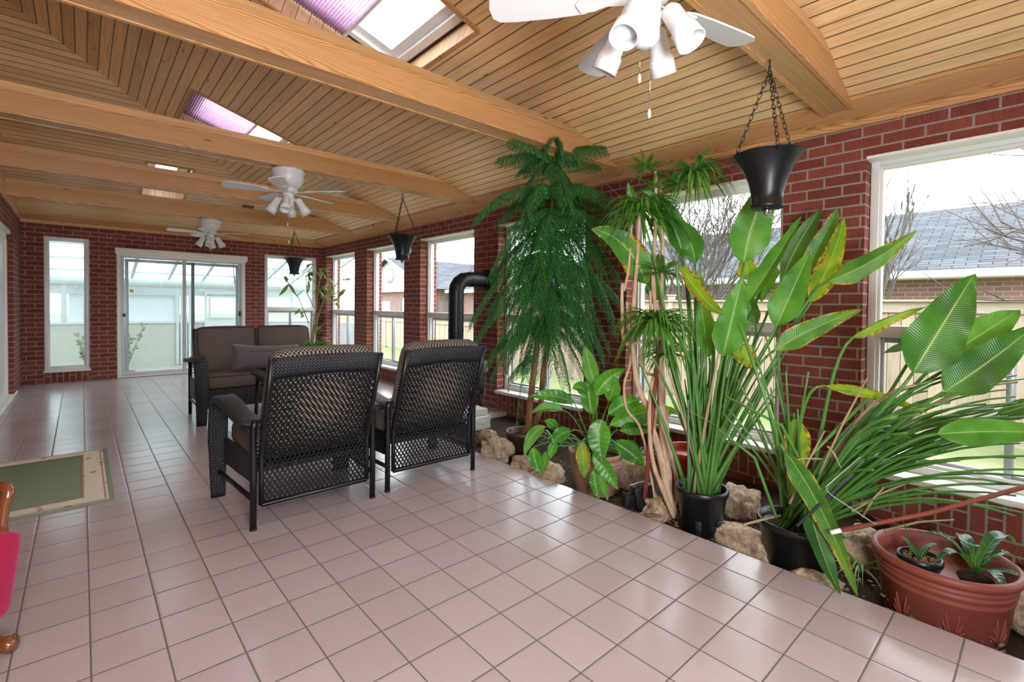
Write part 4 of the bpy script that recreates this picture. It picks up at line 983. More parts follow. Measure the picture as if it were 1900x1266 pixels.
# ------------------------------------------------------------------ rug
def rug_mat():
    t = NT('green_rug'); uv = t.uv(); n = t.noise(uv, 120, 3); n2 = t.noise(t.mapping(uv, (14, 14, 1)), 1, 3)
    c = t.mix(n, lin('#75836c'), lin('#8c9a82')); t.set(Base=t.mix(t.math('MULTIPLY', n2, .5), c, lin('#98a58c')), Roughness=.95, Specular=.05); t.bump(n, 1, .004); return t.m
def rugborder_mat():
    t = NT('rug_border'); uv = t.uv(); n = t.noise(uv, 120, 3); v = t.n('TexVoronoi', {'Vector': t.mapping(uv, (14, 9, 1)), 'Scale': 1.0}).outputs['Distance']; w_ = t.noise(uv, 16, 2)
    f = t.math('MULTIPLY', t.n('MapRange', {0: v, 1: .20, 2: .32, 3: .75, 4: 0.0}).outputs[0], 1.0)
    c = t.mix(n, lin('#e0d8c2'), lin('#efe8d6')); c = t.mix(f, c, t.mix(t.ramp(w_, [(.5, (0, 0, 0)), (.52, (1, 1, 1))]), lin('#8d8a5e'), lin('#a88478')))
    t.set(Base=c, Roughness=.95, Specular=.05); t.bump(n, 1, .004); return t.m
M['rug'] = rug_mat(); M['rugb'] = rugborder_mat(); M['rugpink'] = plain('rug_line', '#b08f80', .95, .05)
RX0, RX1, RY0, RY1 = -1.30, .15, 3.86, 5.25
RX0 = -.645
r = empty('area_rug', (0, 0, 0), label='green rug with a cream patterned border on the tiled floor', cat='rug')
mb = MB(); mb.bb(RX0, RX1, RY0, RY1, .0, .010, .003); mb.build('rug_base', M['rug'], r)
mb = MB(); e0, e1 = .028, .22
x0, x1, y0, y1 = RX0+e0, RX1-e0, RY0+e0*.5, RY1-e0*.5
def flat_ring(mb, a, b, z):
    (ax0, ax1, ay0, ay1), (bx0, bx1, by0, by1) = a, b
    P_ = [(ax0, ay0, z), (ax1, ay0, z), (ax1, ay1, z), (ax0, ay1, z), (bx0, by0, z), (bx1, by0, z), (bx1, by1, z), (bx0, by1, z)]
    mb.add(P_, [(0, 1, 5, 4), (1, 2, 6, 5), (2, 3, 7, 6), (3, 0, 4, 7)])
bx = .128; flat_ring(mb, (x0, x1, y0, y1), (x0+bx, x1-bx, y0+bx, y1-bx), .0112); mb.build('rug_border', M['rugb'], r)
mb = MB(); flat_ring(mb, (x0+bx-.012, x1-bx+.012, y0+bx-.012, y1-bx+.012), (x0+bx, x1-bx, y0+bx, y1-bx), .0118); flat_ring(mb, (x0+.012, x1-.012, y0+.012, y1-.012), (x0+.02, x1-.02, y0+.02, y1-.02), .0118); mb.build('border_line', M['rugpink'], r)

# ------------------------------------------------------------------ carved armchair at the picture edge
M['chairwood'] = plain('polished_wood', '#6f3d20', .25, .5, coat=.5, var=.25); 
def velvet():
    t = NT('crimson_velvet'); n = t.noise(t.uv(), 30, 3); t.set(Base=t.mix(n, lin('#8a0c30'), lin('#a8103e')), Roughness=.75, Specular=.3); t.b.inputs['Sheen Weight'].default_value = .25; t.b.inputs['Sheen Tint'].default_value = (1, .3, .6, 1); return t.m
M['velvet'] = velvet()
# the rest of the carved armchair: back post, seat edge and a scrolled foot reach into view from the left
CH = Vector((-.30, 2.27, 0))
r = empty('carved_armchair', CH, R_(0), label='carved wood armchair with crimson velvet seat, cut by the left picture edge', cat='chair')
def cp(x, y, D): return at(x, y, D=D)-CH
mb = MB(); mb.tube([cp(8, 1010, 1.62), cp(4, 970, 1.62), cp(9, 935, 1.62), cp(15, 914, 1.62), cp(10, 903, 1.63), cp(-8, 901, 1.66), cp(-80, 905, 1.75)], [.014, .013, .016, .019, .016, .015, .015], 12); mb.build('armrest', M['chairwood'], r)
mb = MB(); puffy(mb, (0, 0, 0), (.36, .30, .30), Matrix.Rotation(-YAW, 3, 'Z'), .012, .035); seat_c = cp(-143, 1108, 1.5)
for i_, v_ in enumerate(mb.v):
    k_ = (v_.z+.15)/.30; mb.v[i_] = seat_c+v_+_R*(-.05*(1-k_))
mb.build('seat', M['velvet'], r)
mb = MB(); mb.box(seat_c+Vector((-.03, 0, -.17)), (.26, .24, .05), Matrix.Rotation(-YAW, 3, 'Z'), .01); mb.build('seat_rail', M['chairwood'], r)
foot = at(22, 1196, Z=.03)-CH
mb = MB(); mb.tube([foot-_R*.25+Vector((0, 0, .14)), foot-_R*.12+Vector((0, 0, .03)), foot-_R*.05, foot+Vector((0, 0, .002)), foot+_R*.01+Vector((0, 0, .01))], [.026, .024, .026, .03, .012], 12); mb.build('leg', M['chairwood'], r)
mb = MB(); mb.tube([seat_c+Vector((-.1, .1, -seat_c.z)), seat_c+Vector((-.1, .08, -.16))], .025, 10); mb.build('leg', M['chairwood'], r)

# ------------------------------------------------------------------ rocks
def rock(c, s, seed, label, group='limestone rocks edging the planter'):
    rnd = random.Random(seed); bm = bmesh.new(); bmesh.ops.create_icosphere(bm, subdivisions=4, radius=1); o3 = Vector((rnd.uniform(0, 50), seed*1.7, 3))
    for v in bm.verts:
        p = v.co.copy(); q = Vector([math.copysign(abs(a)**.75, a) for a in p]); n1 = noise.noise(p*1.3+o3); n2 = noise.noise(p*3.4+o3); n3 = noise.noise(p*9+o3)
        k_ = 1+.34*n1+.20*n2+.07*n3; v.co = Vector((q.x*s[0]*k_, q.y*s[1]*k_, q.z*s[2]*k_))
    mb = MB(); mb.bm(bm, (0, 0, 0), Matrix.Rotation(rnd.uniform(-.25, .25), 3, 'Z'), True)
    return mb.build('rock', M['rock'], None, c, label, 'rock', group)
def rk(px, py, z, s, seed, label): 
    p = at(px, py, Z=z); p.x = max(p.x, FX+s[0]*.8+.01); return rock(p, s, seed, label)
rk(923, 834, .045, (.10, .13, .105), 1, 'pitted pale limestone rock with the blue scrap on top')
rk(962, 866, .0, (.085, .10, .065), 2, 'low rounded rock between the pitted rock and the beige pot')
rk(992, 884, -.01, (.07, .07, .045), 3, 'flat small rock at the tile edge left of the beige pot')
rk(905, 812, .0, (.07, .08, .07), 4, 'small grey rock beside the brown pine pot')
rk(1020, 885, -.02, (.09, .09, .09), 5, 'rock half hidden by hanging leaves beside the beige pot')
rk(1172, 880, .03, (.10, .12, .13), 6, 'rough rock behind the black landscape light')
rk(1211, 945, .0, (.075, .09, .085), 7, 'pale squarish rock under the dracaena trunks')
rk(1376, 935, .0, (.14, .11, .10), 8, 'brown craggy rock between the two black pots')
rk(1392, 1010, -.02, (.085, .22, .065), 9, 'long pale rock at the tile edge before the leaning plant')
rk(1598, 1020, .02, (.10, .11, .10), 10, 'rock to the left of the big terracotta planter')
rk(1895, 1120, .0, (.10, .09, .10), 11, 'rock behind the big terracotta planter')
rk(1512, 1086, -.04, (.06, .10, .05), 12, 'low rock chip at the tile edge below the drooping leaf')
rk(900, 856, -.02, (.05, .06, .05), 14, 'smallest rock at the tile edge next to the armchair leg')
p = at(922, 822, Z=.13); mb = MB(); mb.box((0, 0, 0), (.035, .012, .016), Matrix.Rotation(.5, 3, 'Z'), .003); mb.build('plastic_scrap', plain('blue_plastic', '#1c3fb0', .4), None, at(921, 823, X=at(923, 834, Z=.045).x+.03)+Vector((0, 0, .004)), 'small blue plastic scrap lying on the pitted limestone rock', 'litter')
def slab(c, s, rz, label):
    bm = bmesh.new(); bmesh.ops.create_cube(bm, size=1); bmesh.ops.subdivide_edges(bm, edges=bm.edges[:], cuts=8, use_grid_fill=True)
    for v in bm.verts:
        p = v.co; n_ = noise.noise(Vector((p.x*5, p.y*5, p.z*3+c[1]*7))); v.co = Vector((p.x*s[0]*(1+.05*n_), p.y*s[1]*(1+.05*n_), p.z*s[2]*(1+.10*n_)))
    mb = MB(); mb.bm(bm, (0, 0, 0), Matrix.Rotation(rz, 3, 'Z'), False); return mb.build('stone_slab', M['slab'], None, c, label, 'stone', 'hearth stones')
M['slab'] = plain('grey_stone_slab', '#a9a79c', .9, .2, bumpy=.8, var=.25, scale=18)
slab((2.98, 4.02, .02), (.42, .26, .12), .05, 'lower grey stone slab at the end of the planter behind the armchair')
slab((3.05, 4.08, .115), (.34, .2, .06), -.1, 'upper grey stone slab stacked on the hearth end')
# pebbles and wood chips on the soil
mb = MB(); rnd = random.Random(3)
for i in range(900):
    y = rnd.uniform(.0, 4.1); x = FX+.03+abs(rnd.gauss(0, .35)); 
    if x > 3.66: continue
    s_ = rnd.uniform(.004, .012); z = -.045+.03*noise.noise(Vector((x*3, y*3, 0))); d_ = Vector((rnd.uniform(-1, 1), rnd.uniform(-1, 1), rnd.uniform(-.3, .3))).normalized(); mb.beam(Vector((x, y, z))-d_*s_, Vector((x, y, z))+d_*s_, s_*.7, s_*.5)
mb.build('bark_chips', plain('bark_chip', '#8a7862', .95, .1, var=.4, scale=200), None, None, 'loose bark chips and grit strewn over the planter soil', 'chips', None, 'stuff')

# ------------------------------------------------------------------ plant tools
def bez(p0, p1, p2, n):
    return [p0*(1-t)**2+p1*2*t*(1-t)+p2*t*t for t in [i/n for i in range(n+1)]]
def leafblade(mb, base, tip, width, ctrl=None, roll=0.0, fold=.25, shape='paddle', n=22, m_=6, ripple=.035, tocam=None, twist=0.0, seed=0, curl=0.0):
    base, tip = Vector(base), Vector(tip); mid = (base+tip)/2; c = Vector(ctrl) if ctrl is not None else mid
    P_ = bez(base, c, tip, n); rows = []; L = 0; tot = sum((P_[i+1]-P_[i]).length for i in range(n))
    toc = tocam if tocam is not None else (CAM-mid)
    for i, p in enumerate(P_):
        t = (P_[min(i+1, n)]-P_[max(i-1, 0)]).normalized(); u = i/n
        if i: L += (p-P_[i-1]).length
        N = (toc - t*toc.dot(t)).normalized(); N.rotate(Matrix.Rotation(R_(roll+twist*u), 3, t)); S_ = t.cross(N).normalized()
        if shape == 'paddle': w_ = min(1, (u/.22))**.6*(max(0, 1-u**2.1))**.8
        elif shape == 'ovate': w_ = (math.sin(PI*min(1, u**.72)))**.8 if u < 1 else 0
        elif shape == 'lance': w_ = (math.sin(PI*u**.8))**.9 if 0 < u < 1 else 0
        else: w_ = (1-u)**.7*min(1, u*8+.35)
        w_ *= width/2; row = []
        for j in range(-m_, m_+1):
            s_ = j/m_; a = abs(s_); rp = ripple*width*10*math.sin(u*17+seed+s_*2)*a*a*.12
            ang = fold + curl*a; row.append(p + S_*(s_*w_*math.cos(ang)) + N*(a*w_*math.sin(ang)) + N*rp)
        rows.append((row, L/tot))
    vs = []; uv = []; K = 2*m_+1
    for row, u in rows:
        for j, q in enumerate(row): vs.append(q); uv.append(((j-m_)/m_, u))
    F = [(i*K+j, i*K+j+1, (i+1)*K+j+1, (i+1)*K+j) for i in range(n) for j in range(K-1)]
    mb.add(vs, F, uv, True)
def strand(mb, p0, p1, p2, w0, n=5, w1=.0):
    """thin arching blade, v-shaped"""
    P_ = bez(Vector(p0), Vector(p1), Vector(p2), n); vs = []; uv = []
    for i, p in enumerate(P_):
        t = (P_[min(i+1, n)]-P_[max(i-1, 0)]).normalized(); S_ = t.cross(Vector((0, 0, 1)))
        S_ = S_.normalized() if S_.length > .05 else t.orthogonal().normalized(); u = i/n; w_ = (w0*(1-u**2)+w1*u)*min(1, .55+u*2); dn = S_.cross(t)*w_*.25
        vs += [p-S_*w_/2+dn, p, p+S_*w_/2+dn]; uv += [(-1, u), (0, u), (1, u)]
    F = []
    for i in range(n): a = i*3; F += [(a, a+1, a+4, a+3), (a+1, a+2, a+5, a+4)]
    mb.add(vs, F, uv, True)
def A3(x, y, D): return at(x, y, D=D)
def pot_mesh(rt, rb, h, lip=.012, bands=(), n=48, wall=.008, inner=.05):
    mb = MB(); pr = [(0, 0), (rb-.01, 0), (rb, .01)]
    for (z, bulge) in sorted(bands): 
        f = z/h; rr = rb+(rt-rb)*f; pr += [(rr-.0, z-.012), (rr+bulge, z-.006), (rr+bulge, z+.006), (rr, z+.012)]
    pr += [(rt, h-.03), (rt+lip, h-.026), (rt+lip+.002, h-.012), (rt+lip, h), (rt+lip-.006, h+.004), (rt-wall, h), (rt-wall-.002, h-.03), (rt-wall-.012, h-inner), (0, h-inner)]
    mb.lathe(pr, n=n); return mb
def soil_disc(r_, z, parent):
    mb = MB(); bm = bmesh.new(); bmesh.ops.create_circle(bm, segments=28, radius=r_, cap_ends=True); bmesh.ops.subdivide_edges(bm, edges=bm.edges[:], cuts=1)
    mb.bm(bm, (0, 0, z)); return mb.build('potting_soil', M['soil'], parent)
def rel(o): return Vector(o.location)
def leaf_obj(parent, mat, *a, **k):
    o = parent.location; mb = MB(); leafblade(mb, *a, **k)
    for i, v in enumerate(mb.v): mb.v[i] = v-o
    return mb.build('leaf', mat, parent)
def stems_obj(parent, paths, mat, name='stalks'):
    o = parent.location; mb = MB()
    for pts, rr in paths: mb.tube([Vector(p)-o for p in pts], rr, 7)
    return mb.build(name, mat, parent)

# ------------------------------------------------------------------ bird-of-paradise A: upright, in the black nursery pot
pA = A3(1302, 905, 2.75); base = Vector((pA.x, pA.y, -.04))
r = empty('bird_of_paradise_plant', base, label='tall upright bird-of-paradise plant in a black pot with cut-out foot, under the hanging planter', cat='plant', group='bird-of-paradise plants')
mb = pot_mesh(.135, .105, .255, .008); mb.build('pot', M['blackplastic'], r); soil_disc(.125, .21, r)
for k_ in range(3):
    a = R_(200+k_*60); mb = MB(); mb.box((.112*math.cos(a), .112*math.sin(a), .05), (.02, .035, .10), Matrix.Rotation(a, 3, 'Z'), .006); mb.build('pot_foot', M['blackplastic'], r)
cA = Vector((base.x, base.y, .17)); rnd = random.Random(12); paths = []; dry = []
def root(c, s_): return c+Vector((rnd.uniform(-s_, s_), rnd.uniform(-s_, s_), 0))
LA = [  # base px, tip px, D base, D tip, width px, material, roll, fold, control offset px
 ((1380, 487), (1442, 318), 2.75, 2.70, 76, 'leafB', 10, .25, (-20, 0), 0),
 ((1268, 480), (1189, 352), 2.95, 3.0, 50, 'leaf', 15, .5, (20, -30), 0),
 ((1262, 493), (1347, 583), 2.7, 2.55, 40, 'leafY', -10, .75, (10, 40), 0),
 ((1316, 664), (1297, 500), 2.85, 2.9, 40, 'leafB', 0, .35, (-6, 0), 0),
 ((1341, 662), (1378, 512), 2.6, 2.6, 62, 'leafB', 5, .3, (0, 0), 0),
 ((1387, 562), (1487, 402), 2.7, 2.85, 44, 'leafB', -30, .6, (-4, 12), 0),
 ((1450, 520), (1523, 388), 2.95, 3.05, 55, 'leafD', 20, .5, (-8, -6), 0),
 ((1432, 490), (1412, 560), 2.95, 2.9, 40, 'leafB', 20, .2, (0, 0), 0),
 ((1462, 575), (1556, 384), 2.8, 2.9, 52, 'leafE', 25, .35, (8, -20), 0),
 ((1440, 607), (1503, 466), 2.55, 2.6, 62, 'leafB', -10, .3, (0, 0), 0),
 ((1503, 562), (1566, 403), 2.7, 2.75, 48, 'leafY', 0, .45, (14, 0), 0),
 ((1536, 522), (1700, 428), 2.65, 2.45, 46, 'leafE', 15, .25, (0, 18), 0),
 ((1437, 650), (1600, 574), 2.5, 2.45, 44, 'leafE', 0, .25, (-10, -8), 0),
 ((1200, 528), (1096, 425), 3.0, 2.95, 62, 'leafE', 10, .3, (20, -40), 0),
 ((1190, 402), (1165, 338), 2.95, 2.95, 26, 'leaf', 0, .3, (-6, 0), 0),
 ((1290, 490), (1205, 405), 2.9, 3.05, 52, 'leaf', -10, .35, (40, -30), 0),
 ((1262, 445), (1243, 385), 3.0, 3.0, 34, 'leafB', 0, .3, (0, 0), 0),
 ((1367, 640), (1404, 688), 2.7, 2.65, 40, 'leafY', 0, .2, (0, 0), 0),
 ((1388, 520), (1384, 470), 2.85, 2.85, 40, 'leafY', 0, .3, (0, 0), 0),
 ((1402, 605), (1378, 520), 2.9, 2.95, 30, 'leaf', 0, .3, (0, 0), 0),
 ((1325, 640), (1322, 590), 2.9, 2.9, 22, 'leafY', 0, .3, (0, 0), 0),
 ((1215, 560), (1222, 470), 3.1, 3.1, 40, 'leafD', 0, .3, (0, 0), 0),
]
def do_leaves(root_parent, specs, c, stems, spread=.05, hmid=.55):
    for i, (b, t, D0, D1, w_, mt, rl, fo, co, cu) in enumerate(specs):
        B, T = A3(*b, D0), A3(*t, D1); mp = ((b[0]+t[0])/2+co[0], (b[1]+t[1])/2+co[1]); C = A3(*mp, (D0+D1)/2)
        for q in (B, T, C): q.x = min(q.x, XR-.07)
        leaf_obj(root_parent, M[mt], B, T, w_*(D0+D1)/2/FPX, C, rl, fo, seed=i*1.3, curl=cu)
        r0 = root(c, spread); d_ = (C-B).normalized(); k1 = r0.lerp(B, hmid)+Vector((0, 0, .10)); k2 = B-d_*.12*(1 if (B-r0).length > .5 else .4)
        pts = [r0*(1-u)**3+k1*3*u*(1-u)**2+k2*3*u*u*(1-u)+B*u**3 for u in [j/9 for j in range(10)]]
        stems.append((pts, [.0105-.0045*j/9 for j in range(10)]))
do_leaves(r, LA, cA, paths, .055)
for i in range(80):   # more stalks standing in the clump
    x = rnd.gauss(1318, 30); y = rnd.uniform(600, 760); D = 2.75+rnd.uniform(-.14, .14); e = A3(x+(x-1305)*.9, y, D); r0 = root(cA, .07); mid_ = r0.lerp(e, .5)+Vector((0, 0, .06))
    (paths if rnd.random() < .93 else dry).append((bez(r0, mid_, e, 6), [.0135, .0125, .011, .009, .007, .005, .003]))
stems_obj(r, paths, M['stalk']); stems_obj(r, dry, M['drystalk'], 'dry_stalks')
mb = MB(); mb.tube([A3(1277, 897, 2.66)-base, A3(1277, 742, 2.66)-base], .005, 8); st = mb.build('green_stake', M['stakegreen'] if 'stakegreen' in M else plain('stake_green', '#5f7a6a', .5), r)
mb = MB(); mb.tube([A3(1278, 758, 2.64)-base, A3(1282, 764, 2.64)-base, A3(1300, 774, 2.62)-base, A3(1318, 784, 2.63)-base, A3(1337, 796, 2.68)-base], .0018, 5); mb.tube([A3(1281, 764, 2.64)-base, A3(1288, 790, 2.64)-base, A3(1285, 828, 2.64)-base], .0018, 5); mb.build('tie_string', M['drystalk'], r)

# ------------------------------------------------------------------ bird-of-paradise B: leaning over to the right
pB = at(1487, 1035, Z=-.045); base = Vector((FX+.185, pB.y, -.045))
r = empty('bird_of_paradise_plant', base, label='sprawling bird-of-paradise plant whose stalks lean over toward the big terracotta planter', cat='plant', group='bird-of-paradise plants')
mb = pot_mesh(.165, .135, .225, .009); mb.build('pot', M['blackplastic'], r); soil_disc(.152, .18, r)
cB = Vector((base.x+.01, base.y, .13)); paths = []; dry = []
LB = [
 ((1583, 626), (1723, 568), 2.25, 2.15, 34, 'leafY', 35, .8, (-10, -12), 0),
 ((1694, 692), (1808, 508), 2.05, 2.05, 98, 'leaf', 10, .22, (0, 0), 0),
 ((1756, 662), (1892, 575), 2.12, 2.1, 78, 'leafB', 0, .22, (0, 0), 0),
 ((1750, 728), (1925, 600), 2.0, 1.95, 80, 'leaf', 0, .2, (0, 10), 0),
 ((1530, 716), (1722, 768), 2.3, 2.2, 26, 'leafY', 10, .6, (10, -14), 0),
 ((1738, 806), (1960, 806), 1.95, 1.85, 60, 'leafB', 0, .45, (0, -10), 0),
 ((1474, 776), (1462, 925), 2.42, 2.35, 46, 'leafY', 0, .2, (22, 0), 0),
 ((1456, 836), (1592, 1108), 2.1, 2.02, 46, 'leafE', 20, .35, (10, -30), 0),
 ((1500, 930), (1560, 1104), 2.12, 2.06, 44, 'leafD', -20, .3, (-14, 0), 0),
 ((1640, 800), (1760, 838), 2.25, 2.2, 34, 'leaf', 30, .4, (0, -6), 0),
 ((1850, 770), (1960, 735), 2.2, 2.2, 40, 'leaf', 20, .4, (0, 0), 0),
 ((1690, 640), (1640, 655), 2.4, 2.4, 20, 'leaf', 20, .4, (0, 0), 0),
]
do_leaves(r, LB, cB, paths, .07, .45)
for i in range(52):     # right-leaning stalks
    a = rnd.random(); x = 1600+320*a+rnd.uniform(-20, 40); y = 700+170*rnd.random()**.8 - 60*a + rnd.uniform(-10, 25); D = 2.15+rnd.uniform(-.2, .22)
    e = A3(x, y, D); e.x = min(e.x, XR-.08); r0 = root(cB, .07); m1 = A3(1470+(x-1470)*.45, 985-(985-y)*.88-20, 2.25+rnd.uniform(-.08, .08)); rr = rnd.uniform(.0075, .0115)
    (paths if rnd.random() < .94 else dry).append((bez(r0, m1, e, 9), [rr*(1-.055*j) for j in range(10)]))
for (x, y, D) in ((1395, 640, 2.45), (1412, 700, 2.4), (1430, 720, 2.4), (1442, 650, 2.42), (1365, 700, 2.5), (1352, 760, 2.5), (1458, 690, 2.35), (1386, 760, 2.45), (1480, 760, 2.3), (1340, 765, 2.5), (1405, 780, 2.45), (1420, 620, 2.45), (1500, 690, 2.3)):
    e = A3(x, y, D); r0 = root(cB, .06); m1 = r0.lerp(e, .5)+Vector((0, 0, .05)); paths.append((bez(r0, m1, e, 7), [.009-.0007*j for j in range(8)]))
for i in range(16):
    y = 800+13*i+rnd.uniform(-8, 8); e = A3(1905+rnd.uniform(-60, 40), y-70*rnd.random(), 1.98+rnd.uniform(-.06, .12)); e.x = min(e.x, XR-.08); r0 = root(cB, .06)
    m1 = A3(1640+rnd.uniform(-20, 30), 790+i*7, 2.15+rnd.uniform(-.05, .06)); paths.append((bez(r0, m1, e, 9), [.0095-.0006*j for j in range(10)]))
for (a, b, c_) in (((1345, 735), (1450, 790), (1560, 1000)), ((1330, 795), (1400, 850), (1440, 960)), ((1465, 960), (1500, 850), (1610, 740)), ((1450, 940), (1440, 800), (1372, 600))):
    paths.append(([A3(*a, 2.3), A3(*b, 2.22), A3(*c_, 2.2)], [.006, .007, .008]))
for (a, b) in (((1465, 935), (1530, 800)), ((1520, 880), (1610, 700)), ((1455, 862), (1525, 852)), ((1535, 828), (1560, 868)), ((1640, 985), (1770, 965)), ((1580, 950), (1700, 890)), ((1600, 960), (1640, 905))):
    dry.append(([A3(*a, 2.2), A3((a[0]+b[0])/2, (a[1]+b[1])/2-6, 2.18), A3(*b, 2.15)], [.006, .005, .003]))
stems_obj(r, paths, M['stalk']); stems_obj(r, dry, M['drystalk'], 'dry_stalks')
# poles and wire
def rod(name, pts, rad, mat, label, cat, n=8):
    mb = MB(); c = Vector(pts[0]); mb.tube([Vector(p)-c for p in pts], rad, n); return mb.build(name, mat, None, c, label, cat)
rod('metal_stake', [A3(1479, 976, 2.1), A3(1583, 879, 2.0)], .0065, plain('grey_stake', '#4d5156', .45, .5, .4), 'dark grey metal stake leaning out of the leaning plant pot', 'stake')
rod('wire_hook', [A3(1596, 848, 2.02), A3(1533, 903, 2.02), A3(1534, 911, 2.02), A3(1544, 920, 2.02), A3(1622, 972, 1.95), A3(1627, 972, 1.95)], .0022, M['alu'], 'bent pale wire hook lying over the leaning stalks', 'wire')
po = rod('brown_pole', [A3(1560, 984, 2.0), A3(1722, 953, 1.92), A3(1915, 900, 1.85)], .009, M['stake'], 'reddish brown pole lying across above the big terracotta planter', 'pole', 12)
mb = MB(); mb.tube([A3(1541, 989, 2.01)-po.location, A3(1562, 984, 2.0)-po.location], .0095, 12); mb.build('pole_label', M['white'], po)
rod('bamboo_stick', [A3(1379, 974, 2.3), A3(1410, 966, 2.32), A3(1448, 957, 2.36)], [.0055, .006, .005], M['drystalk'], 'dry cane stub lying from the long pale rock into the black pot', 'stick')

# ------------------------------------------------------------------ terracotta planter with small plants
cT = Vector((2.765, .288, -.10)); r = empty('terracotta_planter', cT, label='big round reddish terracotta planter with raised leaf relief at the right edge', cat='planter')
mb = MB(); pr = [(0, 0), (.232, 0), (.240, .012), (.262, .19), (.267, .195), (.267, .203), (.264, .21), (.268, .225), (.276, .232), (.276, .245), (.270, .25), (.279, .257), (.281, .268), (.274, .274), (.280, .282), (.294, .29), (.300, .306), (.294, .322), (.282, .328), (.270, .322), (.262, .30), (.250, .24), (.246, .215), (0, .215)]
mb.lathe(pr, n=72); pl = mb.build('pot', M['terracotta'], r); r.scale = (.84, .84, .88)
for a0 in [R_(q) for q in (150, 195, 240, 285, 330)]:   # relief scrolls
    mb = MB()
    for sg in (-1, 1):
        for s2 in (.6, 1, 1.4):
            pts = []
            for j in range(9):
                u = j/8; a = a0+sg*(.02+.17*s2*u*(1-.25*u)); z = .03+.12*u*(1.5-s2*.55)-.03*u*u*s2; rr = .2405+(.262-.2405)*z/.19+.001; pts.append((rr*math.cos(a), rr*math.sin(a), z))
            mb.tube(pts, [.002+.005*math.sin(PI*j/8) for j in range(9)], 6)
    mb.build('leaf_relief', M['terracotta'], r)
b2 = at(1720, 1012, D=1.98); b2 = Vector((cT.x-.085, cT.y+.065, .092))
r2 = empty('orchid_in_small_pot', b2, label='thin-stemmed orchid in a small black pot with bark, set inside the terracotta planter', cat='plant', group='small plants in the terracotta planter')
r2.scale = (.88, .88, .88); mb = pot_mesh(.085, .065, .10, .004); mb.build('pot', M['blackplastic'], r2)
mb = MB(); rnd = random.Random(8)
for i in range(120):
    a, q = rnd.uniform(0, 2*PI), .078*math.sqrt(rnd.random()); mb.box((q*math.cos(a), q*math.sin(a), .07+rnd.uniform(0, .02)), (.016, .009, .006), Matrix.Rotation(rnd.uniform(0, 3), 3, 'Z') @ Matrix.Rotation(rnd.uniform(-.6, .6), 3, 'X'))
mb.build('bark_medium', M['drybark'] if 'drybark' in M else plain('orchid_bark', '#7a6248', .9, .1, var=.4, scale=90), r2)
mb = MB(); strand(mb, (-.02, .03, .08), (-.03, .04, .2), (-.08, .07, .33), .012, 7); strand(mb, (.0, 0, .08), (.08, -.02, .15), (.17, -.05, .12), .035, 6); strand(mb, (.0, 0, .08), (.06, .06, .15), (.13, .10, .12), .03, 6); mb.build('leaves', M['leafD'], r2)
b3 = Vector((cT.x+.035, cT.y-.10, .092)); r3 = empty('broad_leaf_seedling', b3, label='small plant with broad drooping dark leaves on the right inside the terracotta planter', cat='plant', group='small plants in the terracotta planter')
mb = MB()
for (a, L, up, w_) in ((150, .22, .17, .05), (95, .2, .2, .045), (210, .21, .12, .055), (265, .2, .1, .05), (20, .25, .16, .055), (-25, .26, .22, .06), (320, .2, .15, .05), (180, .12, .22, .04)):
    a = R_(a); leafblade(mb, (0, 0, .03), (L*math.cos(a), L*math.sin(a), up*.55), w_, (L*.5*math.cos(a), L*.5*math.sin(a), up*1.25), 0, .35, 'lance', 12, 3, .0, Vector((0, 0, 1)))
mb.build('leaves', M['darkleaf'], r3); mb = MB(); mb.tube([(0, 0, -.0), (0, 0, .05)], .008, 8); mb.lathe([(0, 0), (.05, 0), (.06, .02), (0, .03)], n=20); mb.build('root_ball', M['soil'], r3)

